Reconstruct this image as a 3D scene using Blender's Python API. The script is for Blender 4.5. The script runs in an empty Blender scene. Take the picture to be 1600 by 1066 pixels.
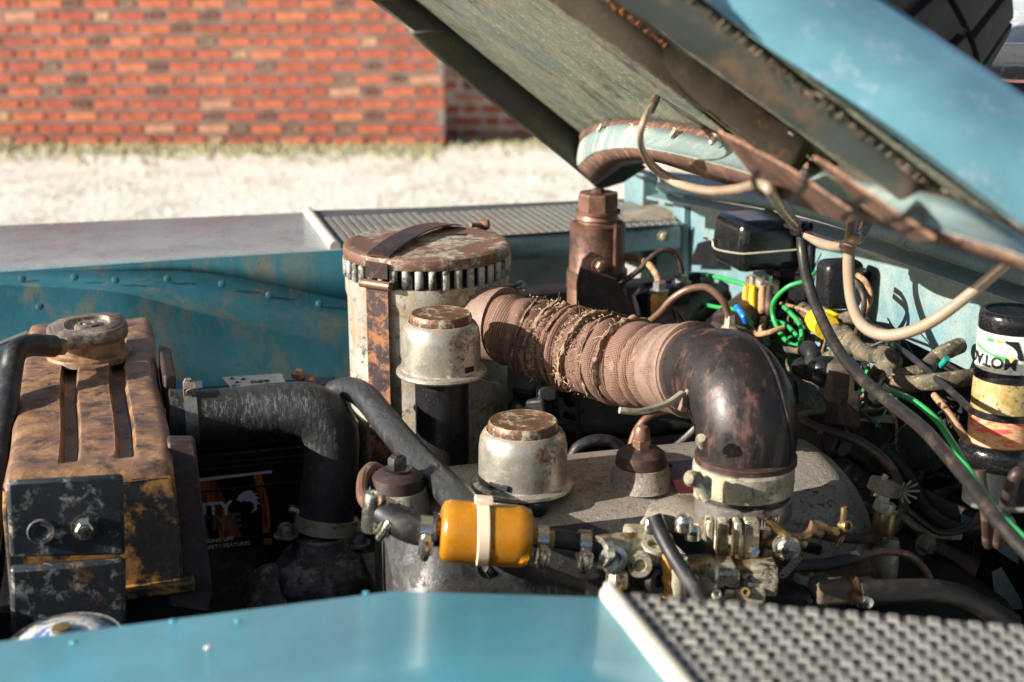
import bpy, bmesh, math, random
from mathutils import Vector, Matrix, noise
random.seed(7)
S = bpy.context.scene
COL = S.collection
R_ = math.radians
# ---------------------------------------------------------------- camera, sky, sun, exposure
CAM = Vector((0, 0, 1.41)); PITCH = R_(15.9); YAW = R_(15.9); F = 2222.0
cd = bpy.data.cameras.new('camera'); cam = bpy.data.objects.new('camera', cd); COL.objects.link(cam)
cam.location = CAM; cam.rotation_euler = (math.pi/2-PITCH, 0, -YAW)
cd.sensor_width = 36; cd.lens = 50.0; cd.clip_start = .02; cd.clip_end = 400
cd.dof.use_dof = True; cd.dof.focus_distance = 1.47; cd.dof.aperture_fstop = 5.4; cd.dof.aperture_blades = 0
S.camera = cam
SUN_AZ = 184.0; SUN_EL = 22.5      # math angle of the direction TO the sun
w = bpy.data.worlds.new('World'); S.world = w; w.use_nodes = True
nt = w.node_tree; bg = nt.nodes['Background']
sky = nt.nodes.new('ShaderNodeTexSky'); sky.sky_type = 'NISHITA'; sky.sun_disc = False
sky.sun_elevation = R_(SUN_EL); sky.sun_rotation = R_(90-SUN_AZ); sky.air_density = 1.0; sky.dust_density = 1.5
nt.links.new(sky.outputs[0], bg.inputs[0]); bg.inputs[1].default_value = .06
sd = bpy.data.lights.new('sun', 'SUN'); sd.energy = 5.0; sd.angle = R_(.53); sd.color = (1, .95, .87)
sun = bpy.data.objects.new('sun', sd); COL.objects.link(sun)
_d = Vector((math.cos(R_(SUN_AZ))*math.cos(R_(SUN_EL)), math.sin(R_(SUN_AZ))*math.cos(R_(SUN_EL)), math.sin(R_(SUN_EL))))
sun.rotation_euler = _d.to_track_quat('Z', 'Y').to_euler(); sun.location = (-3, -1, 4)
S.view_settings.view_transform = 'Standard'; S.view_settings.look = 'None'
S.view_settings.exposure = 1.2; S.view_settings.gamma = 1; S.view_settings.use_curve_mapping = False

# ---------------------------------------------------------------- from a place in the photograph and a depth to a point
fw = Vector((math.sin(YAW)*math.cos(PITCH), math.cos(YAW)*math.cos(PITCH), -math.sin(PITCH)))
rt = Vector((math.cos(YAW), -math.sin(YAW), 0)); up = rt.cross(fw)
def ray(px, py): return fw + rt*((px-800)/F) - up*((py-533)/F)
def P(px, py, y): d = ray(px, py); return CAM + d*(y/d.y)
def PZ(px, py, z): d = ray(px, py); return CAM + d*((z-CAM.z)/d.z)
def PX(px, py, x): d = ray(px, py); return CAM + d*(x/d.x)
def PP(px, py, pt, n): d = ray(px, py); return CAM + d*((pt-CAM).dot(n)/d.dot(n))
def rp(r, p): return r*((p-CAM).dot(fw))/F          # pixels -> metres at point p

# ---------------------------------------------------------------- materials
def mat(name, base, rough=.5, metal=0.0, layers=(), bump=0.0, bscale=200, coat=0.0, rvar=.12, spec=.5, trans=0, ior=1.45, weave=None, stretch=None, grime=.45, edge=None):
    m = bpy.data.materials.new(name); m.use_nodes = True
    n = m.node_tree.nodes; l = m.node_tree.links; b = n['Principled BSDF']
    tc = n.new('ShaderNodeTexCoord'); co = tc.outputs['Object']
    if stretch:
        mp = n.new('ShaderNodeMapping'); mp.inputs['Scale'].default_value = stretch; l.new(co, mp.inputs[0]); co = mp.outputs[0]
    def noi(s, det=6, rgh=.6, dist=0.0, off=0.0):
        t = n.new('ShaderNodeTexNoise'); t.inputs['Scale'].default_value = s; t.inputs['Detail'].default_value = det
        t.inputs['Roughness'].default_value = rgh; t.inputs['Distortion'].default_value = dist*.3
        if off:
            a = n.new('ShaderNodeVectorMath'); a.operation = 'ADD'; a.inputs[1].default_value = (off, off*1.7, off*.6); l.new(co, a.inputs[0]); l.new(a.outputs[0], t.inputs[0])
        else: l.new(co, t.inputs[0])
        return t.outputs[0]
    def rng(v, a, c, lo=0., hi=1.):
        r = n.new('ShaderNodeMapRange'); r.inputs[1].default_value = a; r.inputs[2].default_value = c; r.inputs[3].default_value = lo; r.inputs[4].default_value = hi
        l.new(v, r.inputs[0]); return r.outputs[0]
    def mix(f, a, c):
        x = n.new('ShaderNodeMix'); x.data_type = 'RGBA'; l.new(f, x.inputs[0])
        for s_, v in ((6, a), (7, c)):
            if isinstance(v, tuple): x.inputs[s_].default_value = (*v, 1)
            else: l.new(v, x.inputs[s_])
        return x.outputs[2]
    def mixf(f, a, c):
        x = n.new('ShaderNodeMix'); x.data_type = 'FLOAT'; l.new(f, x.inputs[0])
        for s_, v in ((2, a), (3, c)):
            if isinstance(v, (int, float)): x.inputs[s_].default_value = v
            else: l.new(v, x.inputs[s_])
        return x.outputs[0]
    g = rng(noi(14, 5), .3, .7)
    c1 = tuple(v*.82 for v in base); c2 = tuple(min(1, v*1.15) for v in base)
    col = mix(g, c1, c2)
    ro = rng(noi(45, 5, off=3.1), .3, .7, max(.03, rough-rvar), min(1, rough+rvar)); me = None
    hsum = None
    for i, L in enumerate(layers):
        # (colour, scale, lo, hi, roughness, metal, distortion)
        lc, sc, lo, hi, lr, lm, ds = ((tuple(L)+(.8, 0.0, .4))[:7] if len(L) < 7 else L[:7])
        co_ = co
        if len(L) > 7:
            mp_ = n.new('ShaderNodeMapping'); mp_.inputs['Scale'].default_value = (1, 1, L[7]); l.new(co, mp_.inputs[0]); co = mp_.outputs[0]
        f = rng(noi(sc, 12, .75, ds, off=1.3+i*2.1), .49+(lo-.5)*.68, .52+(hi-.5)*.68); co = co_
        col = mix(f, col, lc); ro = mixf(f, ro, lr); me = mixf(f, metal if me is None else me, lm)
        if i == 0: hsum = f
    if weave:
        tu = n.new('ShaderNodeSeparateXYZ'); l.new(tc.outputs['UV'], tu.inputs[0])
        def sn(o, k):
            a = n.new('ShaderNodeMath'); a.operation = 'MULTIPLY'; a.inputs[1].default_value = k; l.new(o, a.inputs[0])
            s_ = n.new('ShaderNodeMath'); s_.operation = 'SINE'; l.new(a.outputs[0], s_.inputs[0]); return s_.outputs[0]
        pr = n.new('ShaderNodeMath'); pr.operation = 'MULTIPLY'
        su = n.new('ShaderNodeMath'); su.operation = 'ADD'; l.new(tu.outputs[0], su.inputs[0]); l.new(tu.outputs[1], su.inputs[1])
        di = n.new('ShaderNodeMath'); di.operation = 'SUBTRACT'; l.new(tu.outputs[0], di.inputs[0]); l.new(tu.outputs[1], di.inputs[1])
        l.new(sn(su.outputs[0], weave[0]), pr.inputs[0]); l.new(sn(di.outputs[0], weave[0]), pr.inputs[1])
        wv = rng(pr.outputs[0], -.3, .9)
        col = mix(mixf(wv, 0.0, .75), col, weave[1])
    if edge:
        bv = n.new('ShaderNodeBevel'); bv.samples = 4; bv.inputs['Radius'].default_value = edge[1]
        ge = n.new('ShaderNodeNewGeometry'); dt = n.new('ShaderNodeVectorMath'); dt.operation = 'DOT_PRODUCT'; l.new(bv.outputs[0], dt.inputs[0]); l.new(ge.outputs['Normal'], dt.inputs[1])
        f = rng(dt.outputs['Value'], .985, .86); f2 = rng(noi(90, 8, .8, off=21.), .42, .56)
        mm = n.new('ShaderNodeMath'); mm.operation = 'MULTIPLY'; l.new(f, mm.inputs[0]); l.new(f2, mm.inputs[1]); col = mix(mm.outputs[0], col, edge[0])
    if grime: f = rng(noi(330, 6, .8, off=17.), .545, .60); col = mix(mixf(f, 0.0, grime), col, (.03, .024, .018)); ro = mixf(mixf(f, 0.0, grime), ro, .8)
    l.new(col, b.inputs['Base Color']); l.new(ro, b.inputs['Roughness'])
    if me is None: b.inputs['Metallic'].default_value = metal
    else: l.new(me, b.inputs['Metallic'])
    b.inputs['Coat Weight'].default_value = coat; b.inputs['Coat Roughness'].default_value = .15
    b.inputs['Specular IOR Level'].default_value = spec
    b.inputs['Transmission Weight'].default_value = trans; b.inputs['IOR'].default_value = ior
    if bump or hsum is not None:
        bp = n.new('ShaderNodeBump'); bp.inputs['Strength'].default_value = bump if bump else .15; bp.inputs['Distance'].default_value = .0012
        h = noi(bscale, 6, .7, off=9.)
        if hsum is not None: h = mixf(hsum, h, rng(noi(bscale*.6, 8, .8, off=4.), 0, 1, .3, 1.5))
        if weave:
            ad = n.new('ShaderNodeMath'); ad.operation = 'MULTIPLY_ADD'; ad.inputs[1].default_value = .8; l.new(wv, ad.inputs[0]); l.new(h, ad.inputs[2]); h = ad.outputs[0]
        l.new(h, bp.inputs['Height']); l.new(bp.outputs[0], b.inputs['Normal'])
    m.diffuse_color = (*base, 1)
    return m
RUST = (.16, .055, .022); RUSTB = (.34, .12, .03); DIRT = (.045, .035, .025); CHIP = (.6, .58, .5)
M = {}
M['wing'] = mat('blue_wing_paint', (.065, .29, .375), .4, 0, [((.6, .66, .66), 420, .74, .78, .6, 0, 0)], 0, coat=.5, rvar=.06, grime=.12)
M['wing_far'] = mat('faded_blue_wing_paint', (.2, .27, .30), .3, 0, [((.36, .36, .34), 7, .45, .8, .5, 0, 1), ((.55, .5, .42), 300, .76, .78, .6, 0, 0)], 0, coat=.3)
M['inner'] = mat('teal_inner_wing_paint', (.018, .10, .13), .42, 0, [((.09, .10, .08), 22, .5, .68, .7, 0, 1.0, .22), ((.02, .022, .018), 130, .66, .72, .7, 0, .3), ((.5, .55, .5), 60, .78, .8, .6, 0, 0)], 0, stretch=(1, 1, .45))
M['bulk'] = mat('pale_blue_bulkhead_paint', (.135, .225, .245), .42, 0, [((.27, .31, .26), 6, .5, .75, .6, 0, .8), ((.07, .07, .05), 170, .63, .7, .8, 0, .3), ((.26, .11, .04), 24, .69, .78, .85, 0, .5)], 0, edge=((.4, .3, .18), .003))
M['bonnet'] = mat('blue_bonnet_paint', (.15, .33, .385), .2, 0, [((.3, .41, .45), 40, .54, .80, .35, 0, .5)], 0, coat=.6, rvar=.05, grime=.0)
M['under'] = mat('dusty_green_underside', (.19, .19, .13), .55, 0, [((.08, .12, .11), 8, .42, .62, .5, 0, 1.2), ((.6, .55, .38), 210, .58, .68, .7, 0, .6), ((.045, .045, .03), 14, .52, .7, .8, 0, 1)], .25, 300)
M['skirt'] = mat('shade_brown_skirt', (.055, .052, .038), .6, 0, [((.11, .1, .065), 10, .5, .75, .7, 0, .5)], .2, 250, edge=((.3, .28, .22), .002))
M['rib'] = mat('brown_grimy_rib', (.05, .037, .021), .7, 0, [((.05, .042, .028), 12, .48, .66, .75, 0, 1), ((.2, .08, .03), 40, .62, .72, .9, 0, 1), ((.4, .35, .22), 260, .72, .76, .8, 0, 0)], .4, 260, edge=((.3, .18, .09), .002))
M['rib2'] = mat('dark_green_grimy_rib', (.032, .04, .034), .6, 0, [((.09, .055, .03), 16, .52, .66, .8, 0, 1), ((.3, .28, .2), 240, .74, .77, .8, 0, 0)], .35, 260, edge=((.22, .16, .1), .002))
M['rustedge'] = mat('flaking_rust', (.15, .055, .025), .85, 0, [((.36, .15, .06), 90, .5, .62, .9, 0, 1), ((.02, .012, .01), 60, .6, .68, .9, 0, .5)], .9, 300)
M['rustflange'] = mat('brown_rusty_flange', (.075, .038, .026), .7, 0, [((.2, .10, .055), 40, .5, .62, .8, 0, 1), ((.45, .4, .3), 200, .72, .78, .8, 0, 0)], .3, 300, edge=((.4, .22, .12), .002))
M['palechan'] = mat('pale_weathered_channel_paint', (.19, .25, .24), .5, 0, [((.42, .46, .38), 9, .5, .7, .5, 0, .6), ((.1, .1, .08), 150, .63, .69, .8, 0, .4), ((.3, .13, .05), 18, .64, .76, .85, 0, 1)], .1)
M['rad'] = mat('rusty_brown_tank', (.21, .11, .068), .42, .25, [((.36, .2, .09), 34, .46, .66, .6, .1, 1), ((.045, .032, .028), 30, .50, .66, .45, .2, 1.5), ((.55, .42, .25), 180, .73, .77, .8, 0, 0)], .25, 160, edge=((.42, .27, .15), .004))
M['radblk'] = mat('black_flaking_panel', (.03, .036, .045), .38, .1, [((.36, .35, .31), 42, .56, .66, .7, 0, .8), ((.26, .12, .03), 14, .66, .76, .8, 0, 1)], .15, edge=((.34, .3, .24), .003))
M['radside'] = mat('patchy_black_and_ochre', (.025, .022, .022), .5, .1, [((.42, .2, .045), 11, .5, .57, .75, 0, 1.5)], .3, 150, edge=((.4, .25, .1), .004))
M['cap'] = mat('tarnished_cap_metal', (.20, .155, .125), .42, .5, [((.11, .07, .055), 40, .45, .6, .6, .2, 1), ((.65, .58, .45), 22, .58, .72, .35, .7, .5)], .3, 200, edge=((.5, .42, .33), .003))
M['rubber'] = mat('black_rubber', (.014, .014, .016), .45, 0, [((.09, .08, .07), 26, .55, .8, .6, 0, 1)], .25, 120, rvar=.1)
M['rubberw'] = mat('wrinkled_dusty_rubber', (.02, .021, .023), .42, 0, [((.075, .064, .05), 110, .54, .8, .6, 0, .5)], .9, 60, stretch=(2.6, 1, .8))
M['black'] = mat('black_plastic', (.01, .01, .011), .3, 0, [((.25, .2, .13), 420, .72, .76, .8, 0, 0)], .1, 300)
M['blackgl'] = mat('glossy_black_bakelite', (.008, .008, .009), .16, 0, [((.5, .45, .36), 520, .755, .78, .8, 0, 0)], .12, 340, coat=.4)
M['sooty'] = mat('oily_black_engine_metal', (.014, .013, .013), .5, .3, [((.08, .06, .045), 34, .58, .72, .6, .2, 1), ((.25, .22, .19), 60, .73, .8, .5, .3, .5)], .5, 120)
M['bay'] = mat('black_chassis_paint_and_shade', (.006, .006, .007), .7, 0, [((.03, .025, .02), 20, .55, .8, .8, 0, 1)], .3)
M['silver'] = mat('stained_silver_enamel', (.40, .38, .33), .42, .25, [((.24, .14, .06, )[:3], 26, .50, .66, .7, 0, 1.2), ((.06, .045, .03), 75, .585, .64, .7, 0, .8), ((.3, .2, .1), 60, .54, .7, .7, 0, 1, .12)], .2, 220)
M['silverdk'] = mat('blackened_silver_enamel', (.36, .35, .32), .45, .3, [((.035, .03, .026), 34, .47, .56, .6, .1, 1.2), ((.22, .1, .05), 20, .62, .74, .8, 0, 1)], .35, 220)
M['lid'] = mat('rust_brown_lid_worn_to_grey', (.14, .075, .05), .5, .15, [((.42, .4, .33), 9, .5, .56, .5, .2, .6), ((.16, .07, .045), 120, .5, .58, .7, .1, .5), ((.04, .03, .028), 60, .66, .72, .7, 0, .5)], .3, 260, edge=((.3, .26, .2), .003))
M['strap'] = mat('rusty_steel_strap', (.05, .035, .036), .42, .3, [((.27, .11, .05), 60, .5, .57, .85, 0, 1.6)], .4, 260, edge=((.3, .16, .08), .002))
M['strapdk'] = mat('dark_polished_strap', (.045, .03, .028), .3, .5, [((.12, .05, .03), 30, .55, .7, .6, .2, 1)], .15)
M['capr'] = mat('chrome_cap_browned_at_the_top', (.5, .47, .4), .3, .7, [((.2, .09, .04), 26, .52, .6, .65, .1, 1), ((.12, .09, .06), 90, .62, .68, .7, 0, .6)], .15, 240, edge=((.75, .7, .6), .003))
M['capbrown'] = mat('brown_rust_skin', (.13, .065, .035), .48, .3, [((.25, .12, .05), 45, .5, .66, .7, .1, 1), ((.42, .37, .28), 60, .56, .62, .5, .3, .5)], .3, 300, edge=((.45, .36, .25), .003))
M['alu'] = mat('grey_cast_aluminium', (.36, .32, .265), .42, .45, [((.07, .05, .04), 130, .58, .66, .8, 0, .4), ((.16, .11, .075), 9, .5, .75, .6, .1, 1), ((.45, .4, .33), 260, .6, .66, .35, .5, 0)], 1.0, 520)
M['hose'] = mat('brown_woven_fabric', (.12, .062, .046), .85, 0, [((.12, .065, .055), 20, .5, .7, .9, 0, 1), ((.42, .27, .18), 60, .62, .8, .9, 0, 1)], .5, 400, weave=(1.0, (.38, .24, .175)), spec=.2)
M['frayed'] = mat('torn_dusty_fabric', (.3, .2, .14), .9, 0, [((.14, .08, .06), 90, .48, .6, .9, 0, 0), ((.5, .38, .26), 200, .6, .7, .9, 0, 0)], .6, 400, spec=.1)
M['cuff'] = mat('worn_brown_rubber_cuff', (.2, .13, .1), .6, 0, [((.11, .07, .055), 24, .5, .66, .7, 0, 1), ((.5, .38, .26), 200, .7, .76, .8, 0, 0)], .3, 260)
M['fray'] = mat('straw_coloured_frayed_thread', (.42, .3, .19), .85, 0, [((.2, .11, .07), 60, .5, .65, .9, 0, 0)], .2, 400, spec=.2)
M['elbow'] = mat('scorched_black_elbow', (.024, .02, .019), .42, .3, [((.10, .048, .04), 40, .54, .68, .45, .1, .5), ((.012, .01, .01), 50, .56, .64, .3, .2, .6), ((.4, .34, .28), 240, .73, .77, .7, 0, 0)], .12, 200, coat=.12, stretch=(1.5, 1, .7))
M['cream'] = mat('grimy_cream_metal', (.47, .42, .31), .38, .35, [((.22, .17, .1), 26, .5, .68, .5, .3, 1), ((.04, .03, .02), 50, .62, .7, .6, 0, .5)], .2, 200)
M['zinc'] = mat('oily_zinc_casting', (.60, .54, .39), .34, .6, [((.22, .13, .045), 40, .48, .60, .35, .4, 1), ((.03, .025, .02), 40, .57, .64, .4, .2, .8)], .35, 240, edge=((.8, .77, .68), .0015))
M['brass'] = mat('yellowed_brass', (.36, .25, .11), .35, .8, [((.09, .05, .02), 40, .46, .58, .4, .4, 1)], .2, 240)
M['chrome'] = mat('bright_plated_steel', (.68, .65, .57), .2, .95, [((.2, .15, .1), 50, .58, .72, .45, .5, .8)], .1, 260)
M['steel'] = mat('dull_steel', (.32, .31, .29), .35, .8, [((.12, .08, .05), 40, .52, .66, .6, .3, 1)], .2, 260)
M['copper'] = mat('brown_copper_pipe', (.21, .115, .075), .42, .4, [((.14, .08, .05), 50, .5, .68, .6, .3, 1), ((.6, .42, .28), 120, .64, .72, .4, .5, 0)], .1)
M['bottle'] = mat('coppery_rusted_canister', (.17, .085, .055), .42, .35, [((.05, .03, .03), 14, .48, .6, .4, .4, 1), ((.55, .33, .14), 18, .62, .74, .35, .6, .6), ((.13, .045, .022), 70, .58, .68, .7, .1, .6)], .2, 200)
M['brkt'] = mat('dark_brown_bracket', (.045, .028, .026), .5, .3, [((.13, .06, .04), 24, .55, .7, .7, .1, 1)], .3, 200, edge=((.2, .1, .06), .002))
M['dkpipe'] = mat('dark_brown_pipe', (.06, .04, .034), .5, .3, [((.2, .12, .08), 30, .56, .72, .6, .1, 1)], .2, 200)
M['plhose'] = mat('yellowed_translucent_washer_hose', (.31, .235, .17), .28, 0, [((.32, .19, .10), 18, .52, .72, .4, 0, .6), ((.3, .2, .13), 130, .68, .74, .7, 0, 0)], .05, coat=.3, grime=.12)
M['green'] = mat('green_cable_sheath', (.03, .30, .08), .35, 0, [((.02, .12, .05), 40, .58, .75, .5, 0, 0)], 0, grime=.0)
M['teal'] = mat('teal_cable_sheath', (.02, .25, .2), .4)
M['blue'] = mat('blue_crimp_plastic', (.01, .16, .5), .3, grime=.0)
M['yellow'] = mat('yellow_tape', (.75, .52, .02), .45, 0, [((.3, .18, .03), 50, .58, .72, .6, 0, 0)], .1)
M['boot'] = mat('amber_rubber_boot', (.62, .32, .06), .4, 0, [((.3, .13, .03), 40, .5, .7, .5, 0, 0)], .1)
M['tan'] = mat('tan_cloth_wire', (.42, .24, .12), .7, 0, [((.16, .09, .05), 120, .5, .6, .8, 0, 0)], .4, 300)
M['loom'] = mat('muddy_taped_loom', (.12, .095, .06), .75, 0, [((.04, .035, .022), 35, .48, .6, .8, 0, 1), ((.38, .3, .16), 120, .58, .68, .8, 0, .6)], 1.0, 140)
M['mud'] = mat('dried_mud_on_metal', (.3, .25, .18), .85, 0, [((.09, .07, .05), 30, .5, .62, .8, 0, 1)], .6, 200)
M['mudbox'] = mat('muddy_brown_housing', (.085, .065, .045), .7, 0, [((.17, .13, .085), 40, .5, .68, .8, 0, 1)], .7, 200)
M['bead'] = mat('pale_aluminium_edging', (.6, .55, .47), .42, .35, [((.8, .77, .68), 8, .5, .7, .35, .3, 0)], .05)
M['tread'] = mat('dull_tread_plate', (.13, .13, .125), .5, .6, [((.05, .045, .04), 26, .48, .64, .7, .2, 1)], .25, 240)
M['stud'] = mat('worn_tread_stud', (.36, .34, .30), .42, .6, [((.2, .16, .12), 30, .5, .68, .6, .3, 1)], .2, 240)
M['tyre'] = mat('tyre_rubber', (.022, .023, .024), .75, 0, [((.06, .055, .045), 30, .55, .75, .9, 0, 0)], .3, 200)
M['amber'] = mat('amber_translucent_plastic', (.95, .40, .03), .26, 0, [((.75, .28, .01), 16, .48, .7, .3, 0, .5)], 0, trans=.55, coat=.3, grime=.0)
M['fuel'] = mat('murky_amber_fuel', (.42, .19, .015), .2, 0, (), 0, trans=.25, grime=.0)
M['banding'] = mat('ivory_plastic_strap', (.78, .62, .45), .4, grime=.12)
M['label'] = mat('black_printed_label', (.007, .006, .006), .3, grime=.0)
M['lorange'] = mat('orange_streaked_print', (.62, .17, .03), .4, 0, [((.12, .03, .01), 150, .44, .56, .4, 0, 0)], 0, stretch=(1, 1, .15), grime=.0)
M['ink'] = mat('silver_grey_print', (.75, .75, .78), .3, grime=.0)
M['inkd'] = mat('black_print', (.01, .01, .01), .5, grime=.0)
M['paper'] = mat('grubby_white_sticker', (.7, .67, .6), .45, 0, [((.4, .36, .28), 60, .58, .72, .7, 0, 0)])
M['bluep'] = mat('blue_sticker_print', (.02, .2, .55), .4, grime=.0)
M['cwhite'] = mat('off_white_printed_tin', (.72, .72, .66), .38, 0, [((.4, .33, .2), 50, .6, .72, .6, 0, 0)], .05, coat=.3)
M['cgreen'] = mat('green_print', (.03, .45, .05), .35, grime=.0)
M['cyellow'] = mat('yellow_print', (.85, .5, .01), .35, grime=.0)
M['cred'] = mat('faded_red_warning_print', (.62, .36, .2), .5, 0, [((.65, .08, .05), 90, .47, .54, .5, 0, 0), ((.7, .42, .12), 60, .54, .66, .5, 0, 1), ((.09, .06, .04), 130, .62, .68, .7, 0, 0)], .1, stretch=(.5, .5, 2.2))
M['cfluid'] = mat('amber_stained_band', (.36, .24, .07), .28, 0, [((.5, .42, .24), 20, .5, .7, .4, 0, .5), ((.05, .035, .02), 160, .6, .66, .7, 0, 0), ((.35, .13, .01), 9, .55, .72, .3, 0, 0)], .05, coat=.4)
M['hosebk'] = mat('brown_black_hose', (.018, .015, .013), .38, 0, [((.06, .045, .032), 40, .52, .7, .6, 0, 1)], .15, 120)
M['thermo'] = mat('dirty_flaking_housing_metal', (.10, .085, .085), .45, .35, [((.30, .27, .27), 30, .52, .64, .6, .3, .5), ((.05, .035, .03), 50, .5, .62, .7, 0, .5)], .6, 200)
M['aludark'] = mat('shade_dark_cast_aluminium', (.06, .058, .056), .4, .4, [((.02, .018, .016), 60, .5, .6, .5, .2, 1), ((.16, .13, .1), 110, .62, .7, .7, .1, 0)], .4, 300)
M['pane'] = mat('pale_windscreen_glass', (.6, .66, .7), .08, 0, (), 0, coat=.5, grime=0)
M['maroon'] = mat('dark_red_plate', (.07, .008, .01), .3, .2)
M['enamel'] = mat('white_and_blue_enamel', (.7, .67, .58), .25, 0, [((.08, .14, .35), 26, .52, .56, .25, 0, 1), ((.3, .1, .08), 40, .66, .7, .5, 0, 0)], 0, coat=.6)
M['glass'] = mat('windscreen_grey_metal', (.35, .38, .4), .35, .4, [((.6, .58, .52), 40, .55, .75, .5, .2, 0)], 0, stretch=(1, 1, 6))
M['gravel'] = mat('pale_gravel', (.60, .57, .50), .95, 0, [((.36, .34, .26), 2.2, .47, .62, .95, 0, 1), ((.74, .71, .66), 34, .52, .66, .95, 0, 0)], .6, 60, grime=.0)
M['moss'] = mat('olive_moss', (.26, .24, .13), .95, 0, [((.34, .3, .17), 30, .5, .65, .95, 0, 1)], .5, 60)
M['mortar'] = mat('pale_lime_mortar', (.86, .78, .70), .95, 0, [((.6, .48, .4), 3, .5, .75, .95, 0, 1), ((.5, .46, .33), 12, .58, .72, .95, 0, 0)], .5, 40, grime=.0)
def brickmat(name, cols):
    m = mat(name, cols[0][1], .85, 0, (), .4, 60)
    n = m.node_tree.nodes; l = m.node_tree.links; b = n['Principled BSDF']
    oi = n.new('ShaderNodeObjectInfo'); cr = n.new('ShaderNodeValToRGB'); cr.color_ramp.interpolation = 'CONSTANT'
    at = n.new('ShaderNodeAttribute'); at.attribute_name = 'rnd'; ad = n.new('ShaderNodeMath'); ad.operation = 'ADD'
    l.new(oi.outputs['Random'], ad.inputs[0]); l.new(at.outputs['Fac'], ad.inputs[1]); fr = n.new('ShaderNodeMath'); fr.operation = 'FRACT'; l.new(ad.outputs[0], fr.inputs[0])
    l.new(fr.outputs[0], cr.inputs[0]); e = cr.color_ramp.elements
    while len(e) < len(cols): e.new(.5)
    for i, (p, c) in enumerate(cols): e[i].position = p; e[i].color = (*c, 1)
    t = n.new('ShaderNodeTexNoise'); t.inputs['Scale'].default_value = 14; t.inputs['Detail'].default_value = 6
    tc = n.new('ShaderNodeTexCoord'); l.new(tc.outputs['Object'], t.inputs[0])
    hs = n.new('ShaderNodeHueSaturation'); r = n.new('ShaderNodeMapRange'); r.inputs[1].default_value = .3; r.inputs[2].default_value = .7; r.inputs[3].default_value = .65; r.inputs[4].default_value = 1.3
    l.new(t.outputs[0], r.inputs[0]); l.new(r.outputs[0], hs.inputs['Value']); l.new(cr.outputs[0], hs.inputs['Color']); l.new(hs.outputs[0], b.inputs['Base Color'])
    return m
M['brick'] = brickmat('orange_red_brick', [(0, (.44, .11, .055)), (.3, (.50, .14, .065)), (.55, (.40, .09, .05)), (.72, (.54, .18, .085)), (.84, (.34, .09, .055)), (.94, (.5, .25, .15))])
M['brickh'] = brickmat('mixed_header_brick', [(0, (.45, .11, .05)), (.42, (.16, .07, .045)), (.55, (.42, .10, .045)), (.78, (.5, .30, .16)), (.88, (.22, .14, .09)), (.97, (.72, .64, .48))])
# ---------------------------------------------------------------- mesh helpers (vertices are collected in world coordinates)
class MB:
    def __init__(s): s.v = []; s.f = []; s.uv = {}; s.flat = False
    def add(s, vs, fs, uvs=None):
        o = len(s.v); s.v += [Vector(a) for a in vs]
        for i, f in enumerate(fs):
            s.f.append(tuple(o+k for k in f))
            if uvs: s.uv[len(s.f)-1] = uvs[i]
        return s
    def build(s, name, m, parent=None, smooth=35, bevel=0, loc=None, solid=0, sub=0):
        if parent is None:
            if loc is None:
                xs = [v.x for v in s.v]; ys = [v.y for v in s.v]; zs = [v.z for v in s.v]
                loc = Vector(((min(xs)+max(xs))/2, (min(ys)+max(ys))/2, min(zs)))
            org = Vector(loc)
        else:
            org = parent.get('_o'); org = Vector(org)
        used = sorted({k for f in s.f for k in f})
        if len(used) < len(s.v): mp = {k: i for i, k in enumerate(used)}; s.v = [s.v[k] for k in used]; s.f = [tuple(mp[k] for k in f) for f in s.f]
        me = bpy.data.meshes.new(name); me.from_pydata([v-org for v in s.v], [], s.f)
        if s.uv:
            ul = me.uv_layers.new(name='UVMap')
            for pi, p in enumerate(me.polygons):
                if pi in s.uv:
                    for li, uvc in zip(p.loop_indices, s.uv[pi]): ul.data[li].uv = uvc
        me.materials.append(M[m] if isinstance(m, str) else m)
        me.validate()
        if smooth:
            me.polygons.foreach_set('use_smooth', [True]*len(me.polygons)); me.set_sharp_from_angle(angle=R_(smooth))
        o = bpy.data.objects.new(name, me); COL.objects.link(o)
        if parent is None: o.location = org
        else: o.parent = parent
        o['_o'] = tuple(org)
        if solid:
            md = o.modifiers.new('solid', 'SOLIDIFY'); md.thickness = solid; md.offset = 0
        if bevel:
            md = o.modifiers.new('bevel', 'BEVEL'); md.width = bevel; md.segments = 2; md.limit_method = 'ANGLE'; md.angle_limit = R_(35)
        if sub:
            md = o.modifiers.new('sub', 'SUBSURF'); md.levels = sub; md.render_levels = sub
        return o
def empty(name, loc, label, cat, group=None):
    o = bpy.data.objects.new(name, None); COL.objects.link(o); o.location = loc; o.empty_display_size = .02
    o['_o'] = tuple(loc); o['label'] = label; o['category'] = cat
    if group: o['group'] = group
    return o
def tag(o, label, cat, group=None, kind=None):
    if label: o['label'] = label
    if cat: o['category'] = cat
    if group: o['group'] = group
    if kind: o['kind'] = kind
    return o
def catmull(pts, sub):
    if len(pts) < 3 or sub <= 1: return [Vector(p) for p in pts], [float(i) for i in range(len(pts))]
    out = []; ts = []; n = len(pts); pts = [Vector(p) for p in pts]
    for i in range(n-1):
        p0 = pts[i-1] if i else pts[0]*2-pts[1]; p1 = pts[i]; p2 = pts[i+1]; p3 = pts[i+2] if i+2 < n else pts[-1]*2-pts[-2]
        for k in range(sub):
            t = k/sub; out.append(.5*((2*p1)+(p2-p0)*t+(2*p0-5*p1+4*p2-p3)*t*t+(3*p1-p0-3*p2+p3)*t**3)); ts.append(i+t)
    out.append(pts[-1]); ts.append(n-1.0); return out, ts
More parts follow.
